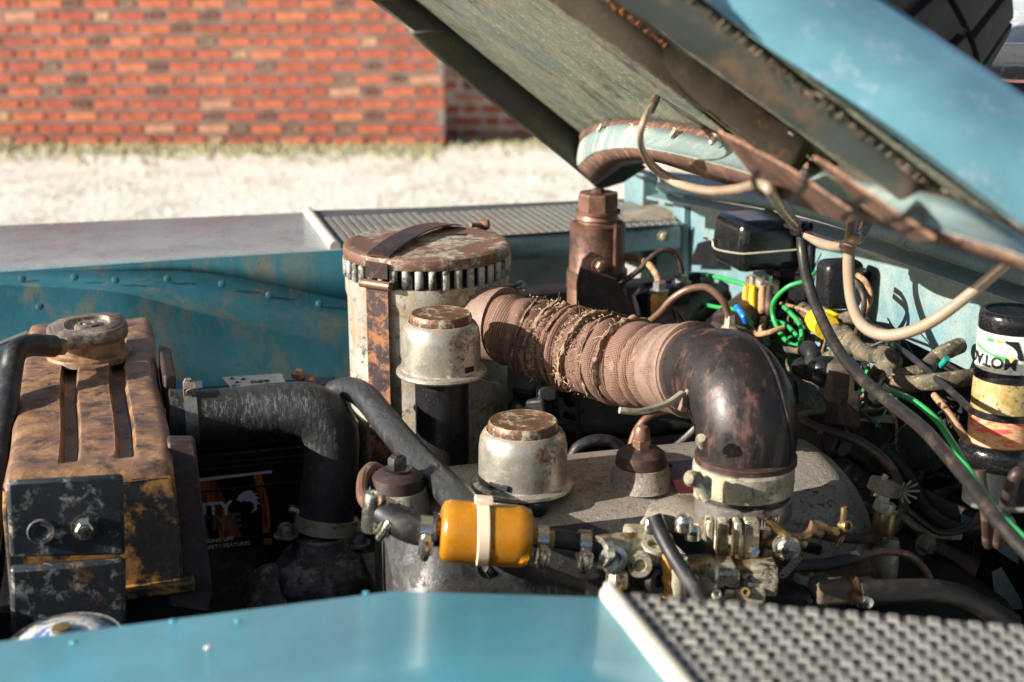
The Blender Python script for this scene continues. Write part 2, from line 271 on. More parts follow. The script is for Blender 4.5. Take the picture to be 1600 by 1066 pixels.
def tube(mb, pts, r, seg=10, sub=6, cap=True, rf=None, uvs=None, flat=None):
    """r: radius or one per control point; rf(t_length, angle) multiplies it; flat: (normal, factor)"""
    c, ts = catmull(pts, sub); n = len(c)
    if isinstance(r, (int, float)): rad = [r]*n
    else: rad = [r[min(int(t), len(r)-1)]*(1-(t-int(t)))+r[min(int(t)+1, len(r)-1)]*(t-int(t)) for t in ts]
    T = [(c[min(i+1, n-1)]-c[max(i-1, 0)]).normalized() for i in range(n)]
    a = Vector((0, 0, 1)) if abs(T[0].z) < .9 else Vector((0, 1, 0))
    N = (a-T[0]*a.dot(T[0])).normalized(); L = 0; vs = []; Ls = []
    for i in range(n):
        if i: N = (N-T[i]*N.dot(T[i])).normalized(); L += (c[i]-c[i-1]).length
        Ls.append(L); B = T[i].cross(N)
        for k in range(seg):
            an = 2*math.pi*k/seg; q = rad[i]*(rf(L, an) if rf else 1)
            vs.append(c[i]+(N*math.cos(an)+B*math.sin(an))*q)
    fs = []; uv = []
    for i in range(n-1):
        for k in range(seg):
            k2 = (k+1) % seg; fs.append((i*seg+k, i*seg+k2, (i+1)*seg+k2, (i+1)*seg+k))
            if uvs: u0 = k/seg*uvs; u1 = (k+1)/seg*uvs; w_ = uvs/(2*math.pi*rad[0]); uv.append([(u0, Ls[i]*w_), (u1, Ls[i]*w_), (u1, Ls[i+1]*w_), (u0, Ls[i+1]*w_)])
    if cap:
        fs.append(tuple(reversed(range(seg)))); fs.append(tuple((n-1)*seg+k for k in range(seg)))
        if uvs: uv += [[(0, 0)]*seg]*2
    return mb.add(vs, fs, uv if uvs else None)
def frame(ax):
    ax = Vector(ax).normalized(); a = Vector((1, 0, 0)) if abs(ax.x) < .9 else Vector((0, 1, 0))
    u = (a-ax*a.dot(ax)).normalized(); return ax, u, ax.cross(u)
def lathe(mb, c, prof, seg=32, ax=(0, 0, 1), rf=None, a0=0, a1=None):
    """prof: [(radius, height)] along ax from c"""
    ax, u, v = frame(ax); c = Vector(c); vs = []; full = a1 is None; m = seg if full else seg+1
    for r, h in prof:
        for k in range(m):
            an = a0+(2*math.pi if full else (a1-a0))*k/seg; q = r*(rf(an, h) if rf else 1)
            vs.append(c+ax*h+(u*math.cos(an)+v*math.sin(an))*q)
    fs = []
    for i in range(len(prof)-1):
        for k in range(seg):
            k2 = (k+1) % m if full else k+1
            fs.append((i*m+k, i*m+k2, (i+1)*m+k2, (i+1)*m+k))
    if full:
        if prof[0][0] > 1e-5: fs.append(tuple(reversed(range(seg))))
        if prof[-1][0] > 1e-5: fs.append(tuple((len(prof)-1)*seg+k for k in range(seg)))
    return mb.add(vs, fs)
def box(mb, c, size, X=(1, 0, 0), Z=(0, 0, 1)):
    X = Vector(X).normalized(); Z = Vector(Z); Z = (Z-X*Z.dot(X)).normalized(); Y_ = Z.cross(X); c = Vector(c); h = [s_/2 for s_ in size]; vs = []
    for k in range(8):
        sx = 1 if k & 1 else -1; sy = 1 if k & 2 else -1; sz = 1 if k & 4 else -1
        vs.append(c+X*h[0]*sx+Y_*h[1]*sy+Z*h[2]*sz)
    return mb.add(vs, [(0, 2, 3, 1), (4, 5, 7, 6), (0, 1, 5, 4), (2, 6, 7, 3), (0, 4, 6, 2), (1, 3, 7, 5)])
def slab(mb, poly, nrm, th):
    """a polygon of world points extruded by th along nrm"""
    n = len(poly); nrm = Vector(nrm).normalized(); a = [Vector(p) for p in poly]; b = [p+nrm*th for p in a]
    fs = [tuple(range(n)), tuple(reversed(range(n, 2*n)))]+[((i+1) % n, i, n+i, n+(i+1) % n) for i in range(n)]
    return mb.add(a+b, fs)
def loft(mb, lines, sub=8):
    L = [catmull(l, sub)[0] for l in lines]; n = len(L[0]); vs = [p for l in L for p in l]
    return mb.add(vs, [(i*n+k, i*n+k+1, (i+1)*n+k+1, (i+1)*n+k) for i in range(len(L)-1) for k in range(n-1)])
def hexbolt(mb, c, ax, r, h, washer=True, dome=False):
    ax = Vector(ax).normalized(); c = Vector(c)
    if washer: lathe(mb, c, [(r*1.5, 0), (r*1.5, h*.2)], 16, ax)
    lathe(mb, c+ax*h*.2, [(r, 0), (r, h*.8), (r*.82, h)], 6, ax)
    if dome: lathe(mb, c+ax*h*1.1, [(r*.7, 0), (r*.7, h*.5), (r*.5, h*.85), (0, h)], 12, ax)
    else: lathe(mb, c+ax*h, [(r*.5, 0), (r*.5, h*.35), (0, h*.38)], 10, ax)
def rivet(mb, c, ax, r): lathe(mb, c, [(r, 0), (r*.88, r*.18), (r*.5, r*.28), (0, r*.3)], 12, ax)
def text(s, size, org, xdir, ydir, m, name, parent, thick=.0003, align='LEFT', bold=0):
    cu = bpy.data.curves.new(name, 'FONT'); cu.body = s; cu.size = size; cu.extrude = thick; cu.align_x = align; cu.offset = bold; cu.resolution_u = 3
    t = bpy.data.objects.new(name, cu); COL.objects.link(t); dg = bpy.context.evaluated_depsgraph_get(); me0 = t.evaluated_get(dg).to_mesh()
    xd = Vector(xdir).normalized(); yd = Vector(ydir).normalized(); zd = xd.cross(yd)
    mb = MB(); mb.add([Vector(org)+xd*v.co.x+yd*v.co.y+zd*v.co.z for v in me0.vertices], [tuple(p.vertices) for p in me0.polygons])
    bpy.data.objects.remove(t); bpy.data.curves.remove(cu)
    if m is None: return mb
    return mb.build(name, m, parent, smooth=0)
def band_clamp(name, c, ax, r, wd, m, parent, screw=None, th=.0012, mscrew='chrome', label=None):
    mb = MB(); lathe(mb, Vector(c)-Vector(ax).normalized()*wd/2, [(r, 0), (r+th, 0), (r+th, wd), (r, wd)], 32, ax)
    o = mb.build(name, m, parent)
    if label: o['label'] = label
    if screw is not None:
        s_ = MB(); A, u, v = frame(ax); d = Vector(screw).normalized(); d = (d-A*d.dot(A)).normalized(); tg = A.cross(d); p = Vector(c)+d*(r+th+wd*.3)
        box(s_, p, (wd*1.0, wd*.9, wd*.6), tg, d); lathe(s_, p-tg*wd*.9, [(wd*.3, 0), (wd*.3, wd*1.6)], 10, tg); lathe(s_, p-tg*wd*1.2, [(wd*.42, 0), (wd*.42, wd*.4)], 6, tg)
        s_.build('clamp_screw', mscrew, o)
    return o
V = Vector
XA, YA, ZA = V((1, 0, 0)), V((0, 1, 0)), V((0, 0, 1))
# ================================================================ SETTING
g = MB(); n = 40
g.add([(-150, -60, 0), (150, -60, 0), (150, 200, 0), (-150, 200, 0)], [(0, 1, 2, 3)])
tag(g.build('ground', 'gravel', smooth=0), None, None, kind='structure')

# brick wall (one thing, each brick a part)
WA = R_(-16.0); wd = V((math.cos(WA), math.sin(WA), 0)); wn = V((math.sin(WA), -math.cos(WA), 0))   # along, outward
w0 = PZ(350, 226, 0.0)
corner = PP(694, 150, w0, wn); corner.z = 0
wall = empty('brick_wall', tuple(corner), 'weathered orange-red brick wall with pale mortar behind the gravel yard, sunlit part and set-back part', 'wall')
BL, BH_, BP, BJ = .206, .047, .085, .036   # stretcher, height, course pitch, joint
unit = BL+BL/2+2*BJ
def brick_mesh(name, Lx, m, k):
    mb = MB(); h = (Lx/2, .05, BH_/2); vs = []
    for a in range(8):
        vs.append(V(((1 if a & 1 else -1)*(h[0]+random.uniform(-.003, .003)), (0 if a & 2 else -1)*.1+random.uniform(-.003, .003), (1 if a & 4 else -1)*(h[2]+random.uniform(-.0025, .0025)))))
    mb.add(vs, [(0, 2, 3, 1), (4, 5, 7, 6), (0, 1, 5, 4), (2, 6, 7, 3), (0, 4, 6, 2), (1, 3, 7, 5)])
    me = bpy.data.meshes.new(name); me.from_pydata(mb.v, [], mb.f); me.materials.append(M[m]); return me
BM = {'s': [brick_mesh('brick', BL, 'brick', i) for i in range(4)], 'h': [brick_mesh('brick', BL*.44, 'brickh', i) for i in range(4)]}
far = {'brick': (MB(), []), 'brickh': (MB(), [])}
nb = 0
def lay(face, x0, x1, rows, first, vis):
    """bricks on a face: face = point at ground where x = 0"""
    global nb
    for r_ in range(rows):
        x = x0-(.0 if (r_+first) % 2 else unit/2)-.05*math.sin(r_*1.7)*.3; z = .035+r_*BP; st = True
        while x < x1:
            L_ = BL if st else BL*.44
            if x+L_ > x0+.02:
                a = max(x, x0); b = min(x+L_, x1)
                if b-a > .035:
                    c = face+wd*((a+b)/2)+ZA*z+wn*random.uniform(-.003, .004)
                    k = pj_(c); show = vis and -30 < k[0] < 845 and -12 < k[1] < 300 and nb < 298
                    sc = (b-a)/L_; me = random.choice(BM['s' if st else 'h'])
                    if show:
                        o = bpy.data.objects.new('brick', me); COL.objects.link(o); o.parent = wall; o.location = c-corner; o.rotation_euler = (random.uniform(-.01, .01), random.uniform(-.012, .012), WA+random.uniform(-.01, .01)); o.scale.x = sc; nb += 1
                    else:
                        mb, rn = far['brick' if st else 'brickh']; q = random.random()
                        mb.add([c+wd*v.co.x*sc-wn*v.co.y+ZA*v.co.z for v in me.vertices], [tuple(p.vertices) for p in me.polygons]); rn += [q]*8
            x += L_+BJ; st = not st
def pj_(p): d = p-CAM; k = d.dot(fw); return (800+F*d.dot(rt)/k, 533-F*d.dot(up)/k) if k > 0 else (-9999, 0)
lay(corner, -3.9, 0.0, 14, 0, True)
lay(corner-wn*.42, -.12, 6.5, 13, 1, True)
lay(corner, -7.0, -3.9, 30, 0, False)
for r_ in range(14, 30): pass
def lay_up(face, x0, x1, r0, r1, first): lay(face+ZA*(r0*BP), x0, x1, r1-r0, first+r0, False)
lay_up(corner, -3.9, 0.0, 14, 30, 0); lay_up(corner-wn*.42, -.12, 6.5, 13, 30, 1)
# the return of the pier, facing right
for r_ in range(30):
    for j in range(2):
        c = corner+wd*(-.05)-wn*(.11+.2*j)+ZA*(.035+r_*BP); mb, rn = far['brick']
        box(mb, c, (.19, .1, BH_), -wn, ZA); rn += [random.random()]*8
for nm, (mb, rn) in far.items():
    if not mb.v: continue
    o = mb.build('brick', nm, wall, smooth=0); at = o.data.attributes.new('rnd', 'FLOAT', 'POINT'); at.data.foreach_set('value', rn); o['kind'] = 'stuff'
mb = MB(); 
def wslab(x0, x1, off, th, z1): box(mb, corner+wd*((x0+x1)/2)-wn*(off+th/2)+ZA*(z1/2-.1), (x1-x0, th, z1+.2), wd, ZA)
wslab(-7.0, -.004, -.044, .5, 2.5); mb.build('mortar', 'mortar', wall, smooth=0)
mb = MB(); wslab(-.2, 6.5, .42-.044, .5, 2.5); mb.build('mortar', 'mortar', wall, smooth=0)
# moss and soil along the foot of the wall
mb = MB()
for i in range(6500):
    a = random.uniform(-5, 4); d0 = abs(random.gauss(0, .3)); c = corner+wd*a+wn*(d0+.01-(.42 if a > 0 else 0)); s_ = random.uniform(.008, .03)
    mb.add([c+V((-s_, 0, 0)), c+V((s_, 0, 0)), c+V((0, -s_, 0)), c+V((random.uniform(-s_, s_), 0, random.uniform(.5, 1.7)*s_))], [(0, 2, 3), (2, 1, 3), (1, 0, 3)])
tag(mb.build('moss', 'moss', smooth=0), 'low olive moss and weeds along the foot of the brick wall', 'moss', kind='stuff')
mb = MB()
for i in range(9000):
    px = random.uniform(-100, 1050); py = 225+200*random.random()**.8; c = PZ(px, py, 0); s_ = random.uniform(.006, .018)
    a = random.uniform(0, 6.3); X_ = V((math.cos(a), math.sin(a), 0)); Y_ = V((-math.sin(a), math.cos(a), 0))
    mb.add([c+X_*s_, c+Y_*s_*.7, c-X_*s_, c-Y_*s_*.8, c+ZA*s_*.7+X_*s_*.2], [(0, 1, 4), (1, 2, 4), (2, 3, 4), (3, 0, 4)])
tag(mb.build('gravel', 'gravel', smooth=0), 'loose pale gravel stones scattered over the yard', 'gravel', kind='stuff')

# ================================================================ NEAR WING
ZW = .98
nw = empty('front_wing', tuple(PZ(600, 1000, ZW)-ZA*.02), 'glossy blue near wing top with white edging bead, blurred along the bottom', 'wing')
def W(px, py, z=ZW): return PZ(px, py, z)
e0 = W(-260, 1052); e1 = W(0, 1000); e2 = W(610, 922); e3 = W(945, 931)
def skin(mb, line, yfar, drop):
    """top sheet from the inner edge line to y = yfar, with the folded inner lip"""
    n_ = len(line)
    a = [p for p in line]; b = [V((p.x, yfar, p.z)) for p in line]
    r1 = [p+V((0, -.004, 0)) for p in a]; lip0 = [p+V((0, .0, -.004)) for p in a]; lip1 = [p+V((0, 0, -drop)) for p in a]
    rows = [b, r1, lip0, lip1]; vs = [p for r_ in rows for p in r_]
    mb.add(vs, [(i*n_+k, i*n_+k+1, (i+1)*n_+k+1, (i+1)*n_+k) for i in range(3) for k in range(n_-1)])
mb = MB(); ln = [e0, e1, e1*.5+e2*.5, e2, e2*.6+e3*.4, e3, W(1200, 953), W(1420, 973), W(1760, 1010)]
skin(mb, ln, .35, .05); mb.build('wing_panel', 'wing', nw, smooth=50, solid=.0015)
for p in [(325, 1013), (270, 972), (372, 972), (572, 928), (115, 1005)]: mb = MB(); rivet(mb, W(*p)+ZA*.0008, ZA, .0024); mb.build('rivet', 'bead' if p[0] == 325 else 'wing', nw)
# outer face of the wing
mb = MB(); xs = [-.6, .9]; slab(mb, [V((-.6, .35, ZW)), V((.9, .35, ZW)), V((.9, .33, .5)), V((-.6, .33, .5))], (0, 1, 0), -.0015); mb.build('outer_panel', 'wing', nw)
# edging bead between plain wing and tread plate
b0, b1 = W(952, 936), W(1075, 1090); bd = (b1-b0).normalized(); b2 = b0+bd*.36
mb = MB(); tube(mb, [b0+ZA*.004, b0*.5+b2*.5+ZA*.004, b2+ZA*.004], [.0072, .0072, .0072], 12, 4, rf=lambda L, a: 1.0); lathe(mb, b0+ZA*.0105, [(.004, 0), (.0035, .0012), (0, .0016)], 12)
mb.build('edging_bead', 'bead', nw)
# tread plate with raised studs
tdir = (W(1600, 990)-W(952, 936)).normalized(); T0 = b0+ZA*.0035
mb = MB(); q0 = T0+tdir*.004; q1 = T0+tdir*.62; slab(mb, [q0, q1, q1+bd*.36, q0+bd*.36], (0, 0, 1), .0016); tp = mb.build('tread_plate', 'tread', nw)
sm = MB(); box(sm, V((0, 0, .0009)), (.0112, .0098, .0018), tdir, ZA); 
me = bpy.data.meshes.new('stud'); h = (.0041, .0053)
me.from_pydata([(-h[0], -h[1], 0), (h[0], -h[1], 0), (h[0], h[1], 0), (-h[0], h[1], 0), (-h[0]*.72, -h[1]*.7, .0017), (h[0]*.72, -h[1]*.7, .0017), (h[0]*.72, h[1]*.7, .0017), (-h[0]*.72, h[1]*.7, .0017)], [], [(4, 5, 6, 7), (0, 1, 5, 4), (1, 2, 6, 5), (2, 3, 7, 6), (3, 0, 4, 7)]); me.materials.append(M['stud'])
ns = 0; rest = MB(); ang = math.atan2(tdir.y, tdir.x); cand = []
for i in range(48):
    for j in range(29):
        p = T0+tdir*(.016+i*.0128)+bd*(.006+j*.0120)+ZA*.0016; k = pj_(p); cand.append((not (900 < k[0] < 1640 and 900 < k[1] < 1085), random.random()*0+j, i, p))
cand.sort(key=lambda c: (c[0], c[1], c[2]))
for vis, j, i, p in cand:
    if not vis and ns < 298:
        o = bpy.data.objects.new('stud', me); COL.objects.link(o); o.parent = nw; o.location = p-V(nw['_o']); o.rotation_euler = (random.uniform(-.04, .04), random.uniform(-.04, .04), ang+random.uniform(-.05, .05)); o.scale = (random.uniform(.9, 1.08), random.uniform(.9, 1.06), random.uniform(.55, 1.2)); ns += 1
    else:
        X_ = tdir; Y_ = V((-tdir.y, tdir.x, 0)); rest.add([p+X_*v.co.x+Y_*v.co.y+ZA*v.co.z for v in me.vertices], [tuple(q.vertices) for q in me.polygons])
o = rest.build('stud', 'stud', nw, smooth=0); o['kind'] = 'stuff'

# ================================================================ FAR WING
fwg = empty('front_wing', tuple(PZ(260, 400, ZW)-ZA*.1), 'dusty blue far wing with chequered tread plate beside the gravel', 'wing')
YF = 1.972
lp = [V((-.75, YF, ZW)), V((-.15, YF, ZW)), V((.30, YF, ZW)), V((.84, YF+.03, ZW))]
mb = MB(); nn = len(lp)
fa = [V((p.x, 2.30-.045*(p.x+.15), ZW-.002)) for p in lp]
rows = [fa, [p+V((0, .005, 0)) for p in lp], [p-ZA*.005 for p in lp], [p-ZA*.034 for p in lp]]
mb.add([p for r_ in rows for p in r_], [(i*nn+k, (i+1)*nn+k, (i+1)*nn+k+1, i*nn+k+1) for i in range(3) for k in range(nn-1)])
mb.build('wing_panel', 'wing_far', fwg, smooth=20, solid=.0015)
mb = MB(); rr = [fa, [p+V((0, .02, -.03)) for p in fa], [p+V((0, .05, -.25)) for p in fa], [p+V((0, .02, -.6)) for p in fa]]
mb.add([p for r_ in rr for p in r_], [(i*nn+k, i*nn+k+1, (i+1)*nn+k+1, (i+1)*nn+k) for i in range(3) for k in range(nn-1)]); mb.build('outer_panel', 'wing_far', fwg)
fb0 = PZ(481, 334, ZW)+ZA*.004; fb1 = PZ(524, 390, ZW)+ZA*.004
mb = MB(); tube(mb, [fb0, (fb0+fb1)/2, fb1], .008, 12, 3); mb.build('edging_bead', 'bead', fwg)
# tread plate and its studs (too small to pick apart)
mb = MB(); slab(mb, [fb1+V((.008, .0, -.001)), V((.83, YF+.028, ZW+.003)), V((.83, 2.19, ZW+.003)), fb0+V((.008, 0, -.001))], ZA, .002); mb.build('tread_plate', 'tread', fwg)
mb = MB(); i = 0
for i in range(42):
    for j in range(17):
        x = .31+i*.0128; y = YF+.012+.03*(x-.3)+j*.0134
        if y < 2.19 and x > fb0.x+.012: 
            z = ZW+.0048; h0, h1 = .0052, .0046; mb.add([(x-h0, y-h1, z), (x+h0, y-h1, z), (x+h0, y+h1, z), (x-h0, y+h1, z), (x-h0*.7, y-h1*.7, z+.0018), (x+h0*.7, y-h1*.7, z+.0018), (x+h0*.7, y+h1*.7, z+.0018), (x-h0*.7, y+h1*.7, z+.0018)], [(4, 5, 6, 7), (0, 1, 5, 4), (1, 2, 6, 5), (2, 3, 7, 6), (3, 0, 4, 7)])
o = mb.build('stud', 'stud', fwg, smooth=0); o['kind'] = 'stuff'
mb = MB(); hexbolt(mb, P(1036, 369, YF-.004), -YA, .006, .006); mb.build('bolt', 'mud', fwg)
mb = MB(); slab(mb, [P(975, 322, 2.2), P(1043, 322, 2.16), P(1056, 350, 2.02), P(975, 352, 2.02)], ZA, .006); mb.build('dirt_crust', 'mud', fwg).hide_render = False
# inner panel
mb = MB()
L0 = [P(-160, 437, 1.968), P(0, 426, 1.968), P(180, 413, 1.968), P(330, 403, 1.968), P(533, 391, 1.968), P(760, 380, 1.968)]
L1 = [P(-160, 432, 1.962), P(0, 426, 1.962), P(180, 424, 1.962), P(330, 428, 1.962), P(533, 468, 1.955), P(760, 510, 1.955)]
L2 = [P(-160, 440, 1.94), P(0, 446, 1.925), P(182, 457, 1.895), P(330, 494, 1.885), P(536, 542, 1.875), P(760, 595, 1.87)]
L3 = [P(-160, 620, 1.84), P(0, 620, 1.84), P(200, 640, 1.83), P(330, 660, 1.82), P(540, 690, 1.81), P(760, 730, 1.80)]
L4 = [p-ZA*.3 for p in L3]
for a, b in ((L0, L1), (L1, L2), (L2, L3), (L3, L4)): loft(mb, [a, b], 5)
inn = mb.build('inner_panel', 'inner', fwg, smooth=8, solid=.0012)
mb = MB()
for p, y in [((35, 436), 1.93), ((117, 433), 1.92), ((181, 438), 1.918), ((262, 436), 1.935), ((347, 444), 1.935), ((421, 461), 1.935), ((499, 475), 1.935), ((62, 480), 1.90)]:
    mb = MB(); c = P(p[0], p[1], y); rivet(mb, c-V((0, -.0008, 0)), (0, -.8, .3), .0050); mb.build('rivet', 'inner', fwg)

# ================================================================ BULKHEAD
XB = .862
bh = empty('bulkhead', tuple(PX(1300, 500, XB)), 'pale blue sheet metal bulkhead at the back of the engine bay', 'bulkhead')
def B(px, py, o=0): return PX(px, py, XB-o)
mb = MB(); poly = [B(1022, 296), B(1345, 372), B(1600, 440), B(1900, 520), B(1900, 770), B(1600, 622), B(1404, 526), B(1398, 662), B(1060, 640), B(1000, 600), B(1000, 420)]
slab(mb, poly, XA, .003); mb.build('firewall_panel', 'bulk', bh, bevel=.0008)
mb = MB(); slab(mb, [B(1000, 262, .0), B(1030, 270, 0), B(1026, 420, 0), B(1000, 410, 0)], (-1, 0, 0), .03); mb.build('side_flange', 'bulk', bh, bevel=.004)
mb = MB(); tube(mb, [B(1032, 292, .012), B(1225, 322, .012), B(1368, 361, .012), B(1499, 402, .012), B(1700, 463, .012)], [.0085, .009, .0095, .0095, .0095], 12, 6); mb.build('top_rail', 'bulk', bh)
mb = MB(); a = [B(1036, 300, .004), B(1225, 334, .004), B(1368, 374, .004), B(1499, 418, .004), B(1700, 482, .004)]; b = [p+V((-.028, 0, -.006)) for p in a]; loft(mb, [a, b, [p-ZA*.004 for p in b], [p-ZA*.004 for p in a]], 4); mb.build('rail_flange', 'bulk', bh, smooth=25)
mb = MB(); a = [B(1030, 268, -.03), B(1225, 290, -.03), B(1400, 330, -.03), B(1700, 420, -.03)]; b = [B(1032, 292, .0), B(1225, 320, .0), B(1400, 368, .0), B(1700, 462, .0)]; loft(mb, [a, b], 4); mb.build('scuttle_lip', 'bulk', bh, solid=.003)
mb = MB(); slab(mb, [B(1050, 300, .012), B(1068, 304, .012), B(1068, 470, .012), B(1050, 470, .012)], XA, .011); mb.build('seam', 'bulk', bh, bevel=.002)
mb = MB(); lathe(mb, B(1269, 412, .0022), [(.0052, 0), (.0052, .0006), (0, .0006)], 16, (-1, 0, 0)); mb.build('hole', 'bay', bh)
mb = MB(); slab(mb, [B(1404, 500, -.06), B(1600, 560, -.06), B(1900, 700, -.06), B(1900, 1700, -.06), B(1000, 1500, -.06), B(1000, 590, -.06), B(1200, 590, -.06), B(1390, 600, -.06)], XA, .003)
lower = mb.build('footwell_panel', 'bay', bh)  # black instead of teal: the footwell's shade is put into the colour
# fuselage behind: scuttle top and windscreen base (seen at the right edge)
mb = MB(); c0 = PX(1600, 130, 1.12)
ws = empty('windscreen_frame', tuple(c0), 'grey metal windscreen base strip behind the spare tyre', 'windscreen')
mb = MB(); slab(mb, [PX(1520, 100, 1.1), PX(1860, 112, 1.1), PX(1860, 72, 1.1), PX(1520, 68, 1.1)], XA, .02); mb.build('frame_rail', 'glass', ws, bevel=.002)
mb = MB(); slab(mb, [PX(1500, 66, 1.13), PX(1900, 70, 1.13), PX(1900, -60, 1.2), PX(1500, -60, 1.2)], XA, .006); mb.build('windscreen_pane', 'glass', ws)
mb = MB(); tube(mb, [PX(1520, 104, 1.085), PX(1860, 118, 1.085)], .0035, 8, 1); mb.build('seal_trim', 'steel', ws)
mb = MB(); slab(mb, [PX(1500, 122, 1.08), PX(1860, 136, 1.08), PX(1860, 106, 1.08), PX(1500, 104, 1.08)], XA, .02); mb.build('lower_rail', 'radblk', ws, bevel=.002)
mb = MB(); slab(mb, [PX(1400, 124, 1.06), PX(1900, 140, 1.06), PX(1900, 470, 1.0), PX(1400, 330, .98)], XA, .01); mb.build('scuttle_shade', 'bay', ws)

# ================================================================ BONNET
A_ = P(902, 206, 1.93); B_ = P(648, 0, 1.87); C_ = P(1560, 400, .84)
bn = (B_-A_).cross(C_-A_).normalized()
if bn.z > 0: bn = -bn           # points down, towards the bay
bl = (B_-A_).normalized()
def K(px, py, o=0): return PP(px, py, A_+bn*o, bn)
def ext(p, q, t): return q+(q-p)*t
bo = empty('bonnet', tuple(A_), 'raised blue bonnet with rusty ribbed underside', 'bonnet')
# underside sheet
A2, C2 = K(902, 206), K(1750, 470)
Bf = ext(A_, B_, 1.25); D_ = K(1080, -10); Df = ext(C_, D_, 1.35)+YA*.12
def skl(p, t): return p
Rr = K(980, 235); 
rear_ = [K(a, b) for a, b in [(893, 236), (912, 204), (960, 188), (1022, 189), (1130, 207), (1230, 240), (1300, 262), (1400, 288), (1500, 314), (1600, 366), (1740, 455)]]; rear_[-1] += YA*.03
frt_ = [Bf.lerp(Df, t) for t in (0, .02, .08, .2, .36, .5, .62, .74, .84, .92, 1)]
mb = MB(); loft(mb, [rear_, frt_], 4)
v0, v1, v2 = [mb.v[i] for i in mb.f[5][:3]]
if (v1-v0).cross(v2-v0).dot(bn) < 0: mb.f = [tuple(reversed(f)) for f in mb.f]
mb.build('underside_panel', 'under', bo, smooth=0)
mb = MB(); ins = lambda L: [p-bn*.004+YA*(.09 if i > 6 else 0) for i, p in enumerate(L)]
loft(mb, [ins(rear_), ins(frt_)], 4); mb.build('top_panel', 'bonnet', bo, smooth=0)
# far skirt, its dark brown and depth standing in for the shadow band
sk = [(-250, -640), (580, 0), (640, 53), (720, 122), (800, 186), (860, 233), (905, 270), (936, 297)]
yk = [1.66, 1.87, 1.885, 1.9, 1.912, 1.92, 1.928, 1.93]
lipp = [P(a, b, y) for (a, b), y in zip(sk, yk)]
fold = [K(*p) for p in [(-190, -660), (648, 0), (704, 45), (770, 99), (836, 152), (880, 188), (905, 209), (930, 232)]]
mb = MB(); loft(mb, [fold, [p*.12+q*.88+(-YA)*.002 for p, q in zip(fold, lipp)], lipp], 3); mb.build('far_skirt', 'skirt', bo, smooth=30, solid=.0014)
# rear corner sweep: dark arch under the channel
# rear cross channel, lofted from far to near
def CH(pts, o): return [K(a, b, o) for a, b in pts]
c0 = CH([(893, 236), (912, 204), (960, 188), (1022, 189), (1130, 207), (1230, 240), (1300, 262), (1400, 288), (1500, 314), (1600, 366), (1740, 455)], .003)
c1 = CH([(896, 240), (915, 214), (960, 196), (1022, 200), (1130, 222), (1235, 258), (1305, 272), (1402, 292), (1502, 319), (1600, 372), (1740, 461)], .012)
c2 = CH([(903, 262), (930, 240), (975, 232), (1030, 236), (1125, 258), (1210, 284), (1300, 308), (1400, 340), (1500, 370), (1600, 403), (1740, 470)], .040)
c3 = CH([(930, 290), (950, 262), (985, 250), (1030, 254), (1110, 280), (1200, 305), (1290, 328), (1400, 360), (1500, 392), (1600, 424), (1740, 490)], .044)
c4 = [p-bn*.03+V((.02, 0, .0)) for p in c3]
mb = MB(); loft(mb, [c0, c1], 5); mb.build('channel_flange', 'rustflange', bo, smooth=30, solid=.0012)
mb = MB(); mid = [a*.5+b*.5+bn*.006 for a, b in zip(c1, c2)]; loft(mb, [c1, [a*.8+b*.2+bn*.004 for a, b in zip(c1, c2)], mid, [a*.2+b*.8+bn*.004 for a, b in zip(c1, c2)], c2], 5); mb.build('rear_channel', 'palechan', bo, smooth=40, solid=.0012)
mb = MB(); loft(mb, [c2, c3], 5); mb.build('channel_lip', 'rustflange', bo, smooth=30, solid=.0012)
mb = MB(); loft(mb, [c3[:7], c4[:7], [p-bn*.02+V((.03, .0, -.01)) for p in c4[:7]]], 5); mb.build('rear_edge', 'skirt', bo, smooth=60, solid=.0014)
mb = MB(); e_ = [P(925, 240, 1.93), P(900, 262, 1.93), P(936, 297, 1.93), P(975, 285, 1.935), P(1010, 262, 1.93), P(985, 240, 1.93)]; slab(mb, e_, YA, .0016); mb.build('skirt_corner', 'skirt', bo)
for p in [(941, 196), (993, 199), (1018, 203), (1057, 203), (1120, 212)]: mb = MB(); hexbolt(mb, K(p[0], p[1], .013), bn, .0055 if p[0] in (993, 1018) else .003, .007); mb.build('bolt', 'cap', bo)
for p in [(1150, 66), (1282, 150), (1478, 300), (1236, 210)]: mb = MB(); rivet(mb, K(p[0], p[1], .004), bn, .004); mb.build('rivet', 'mud', bo)
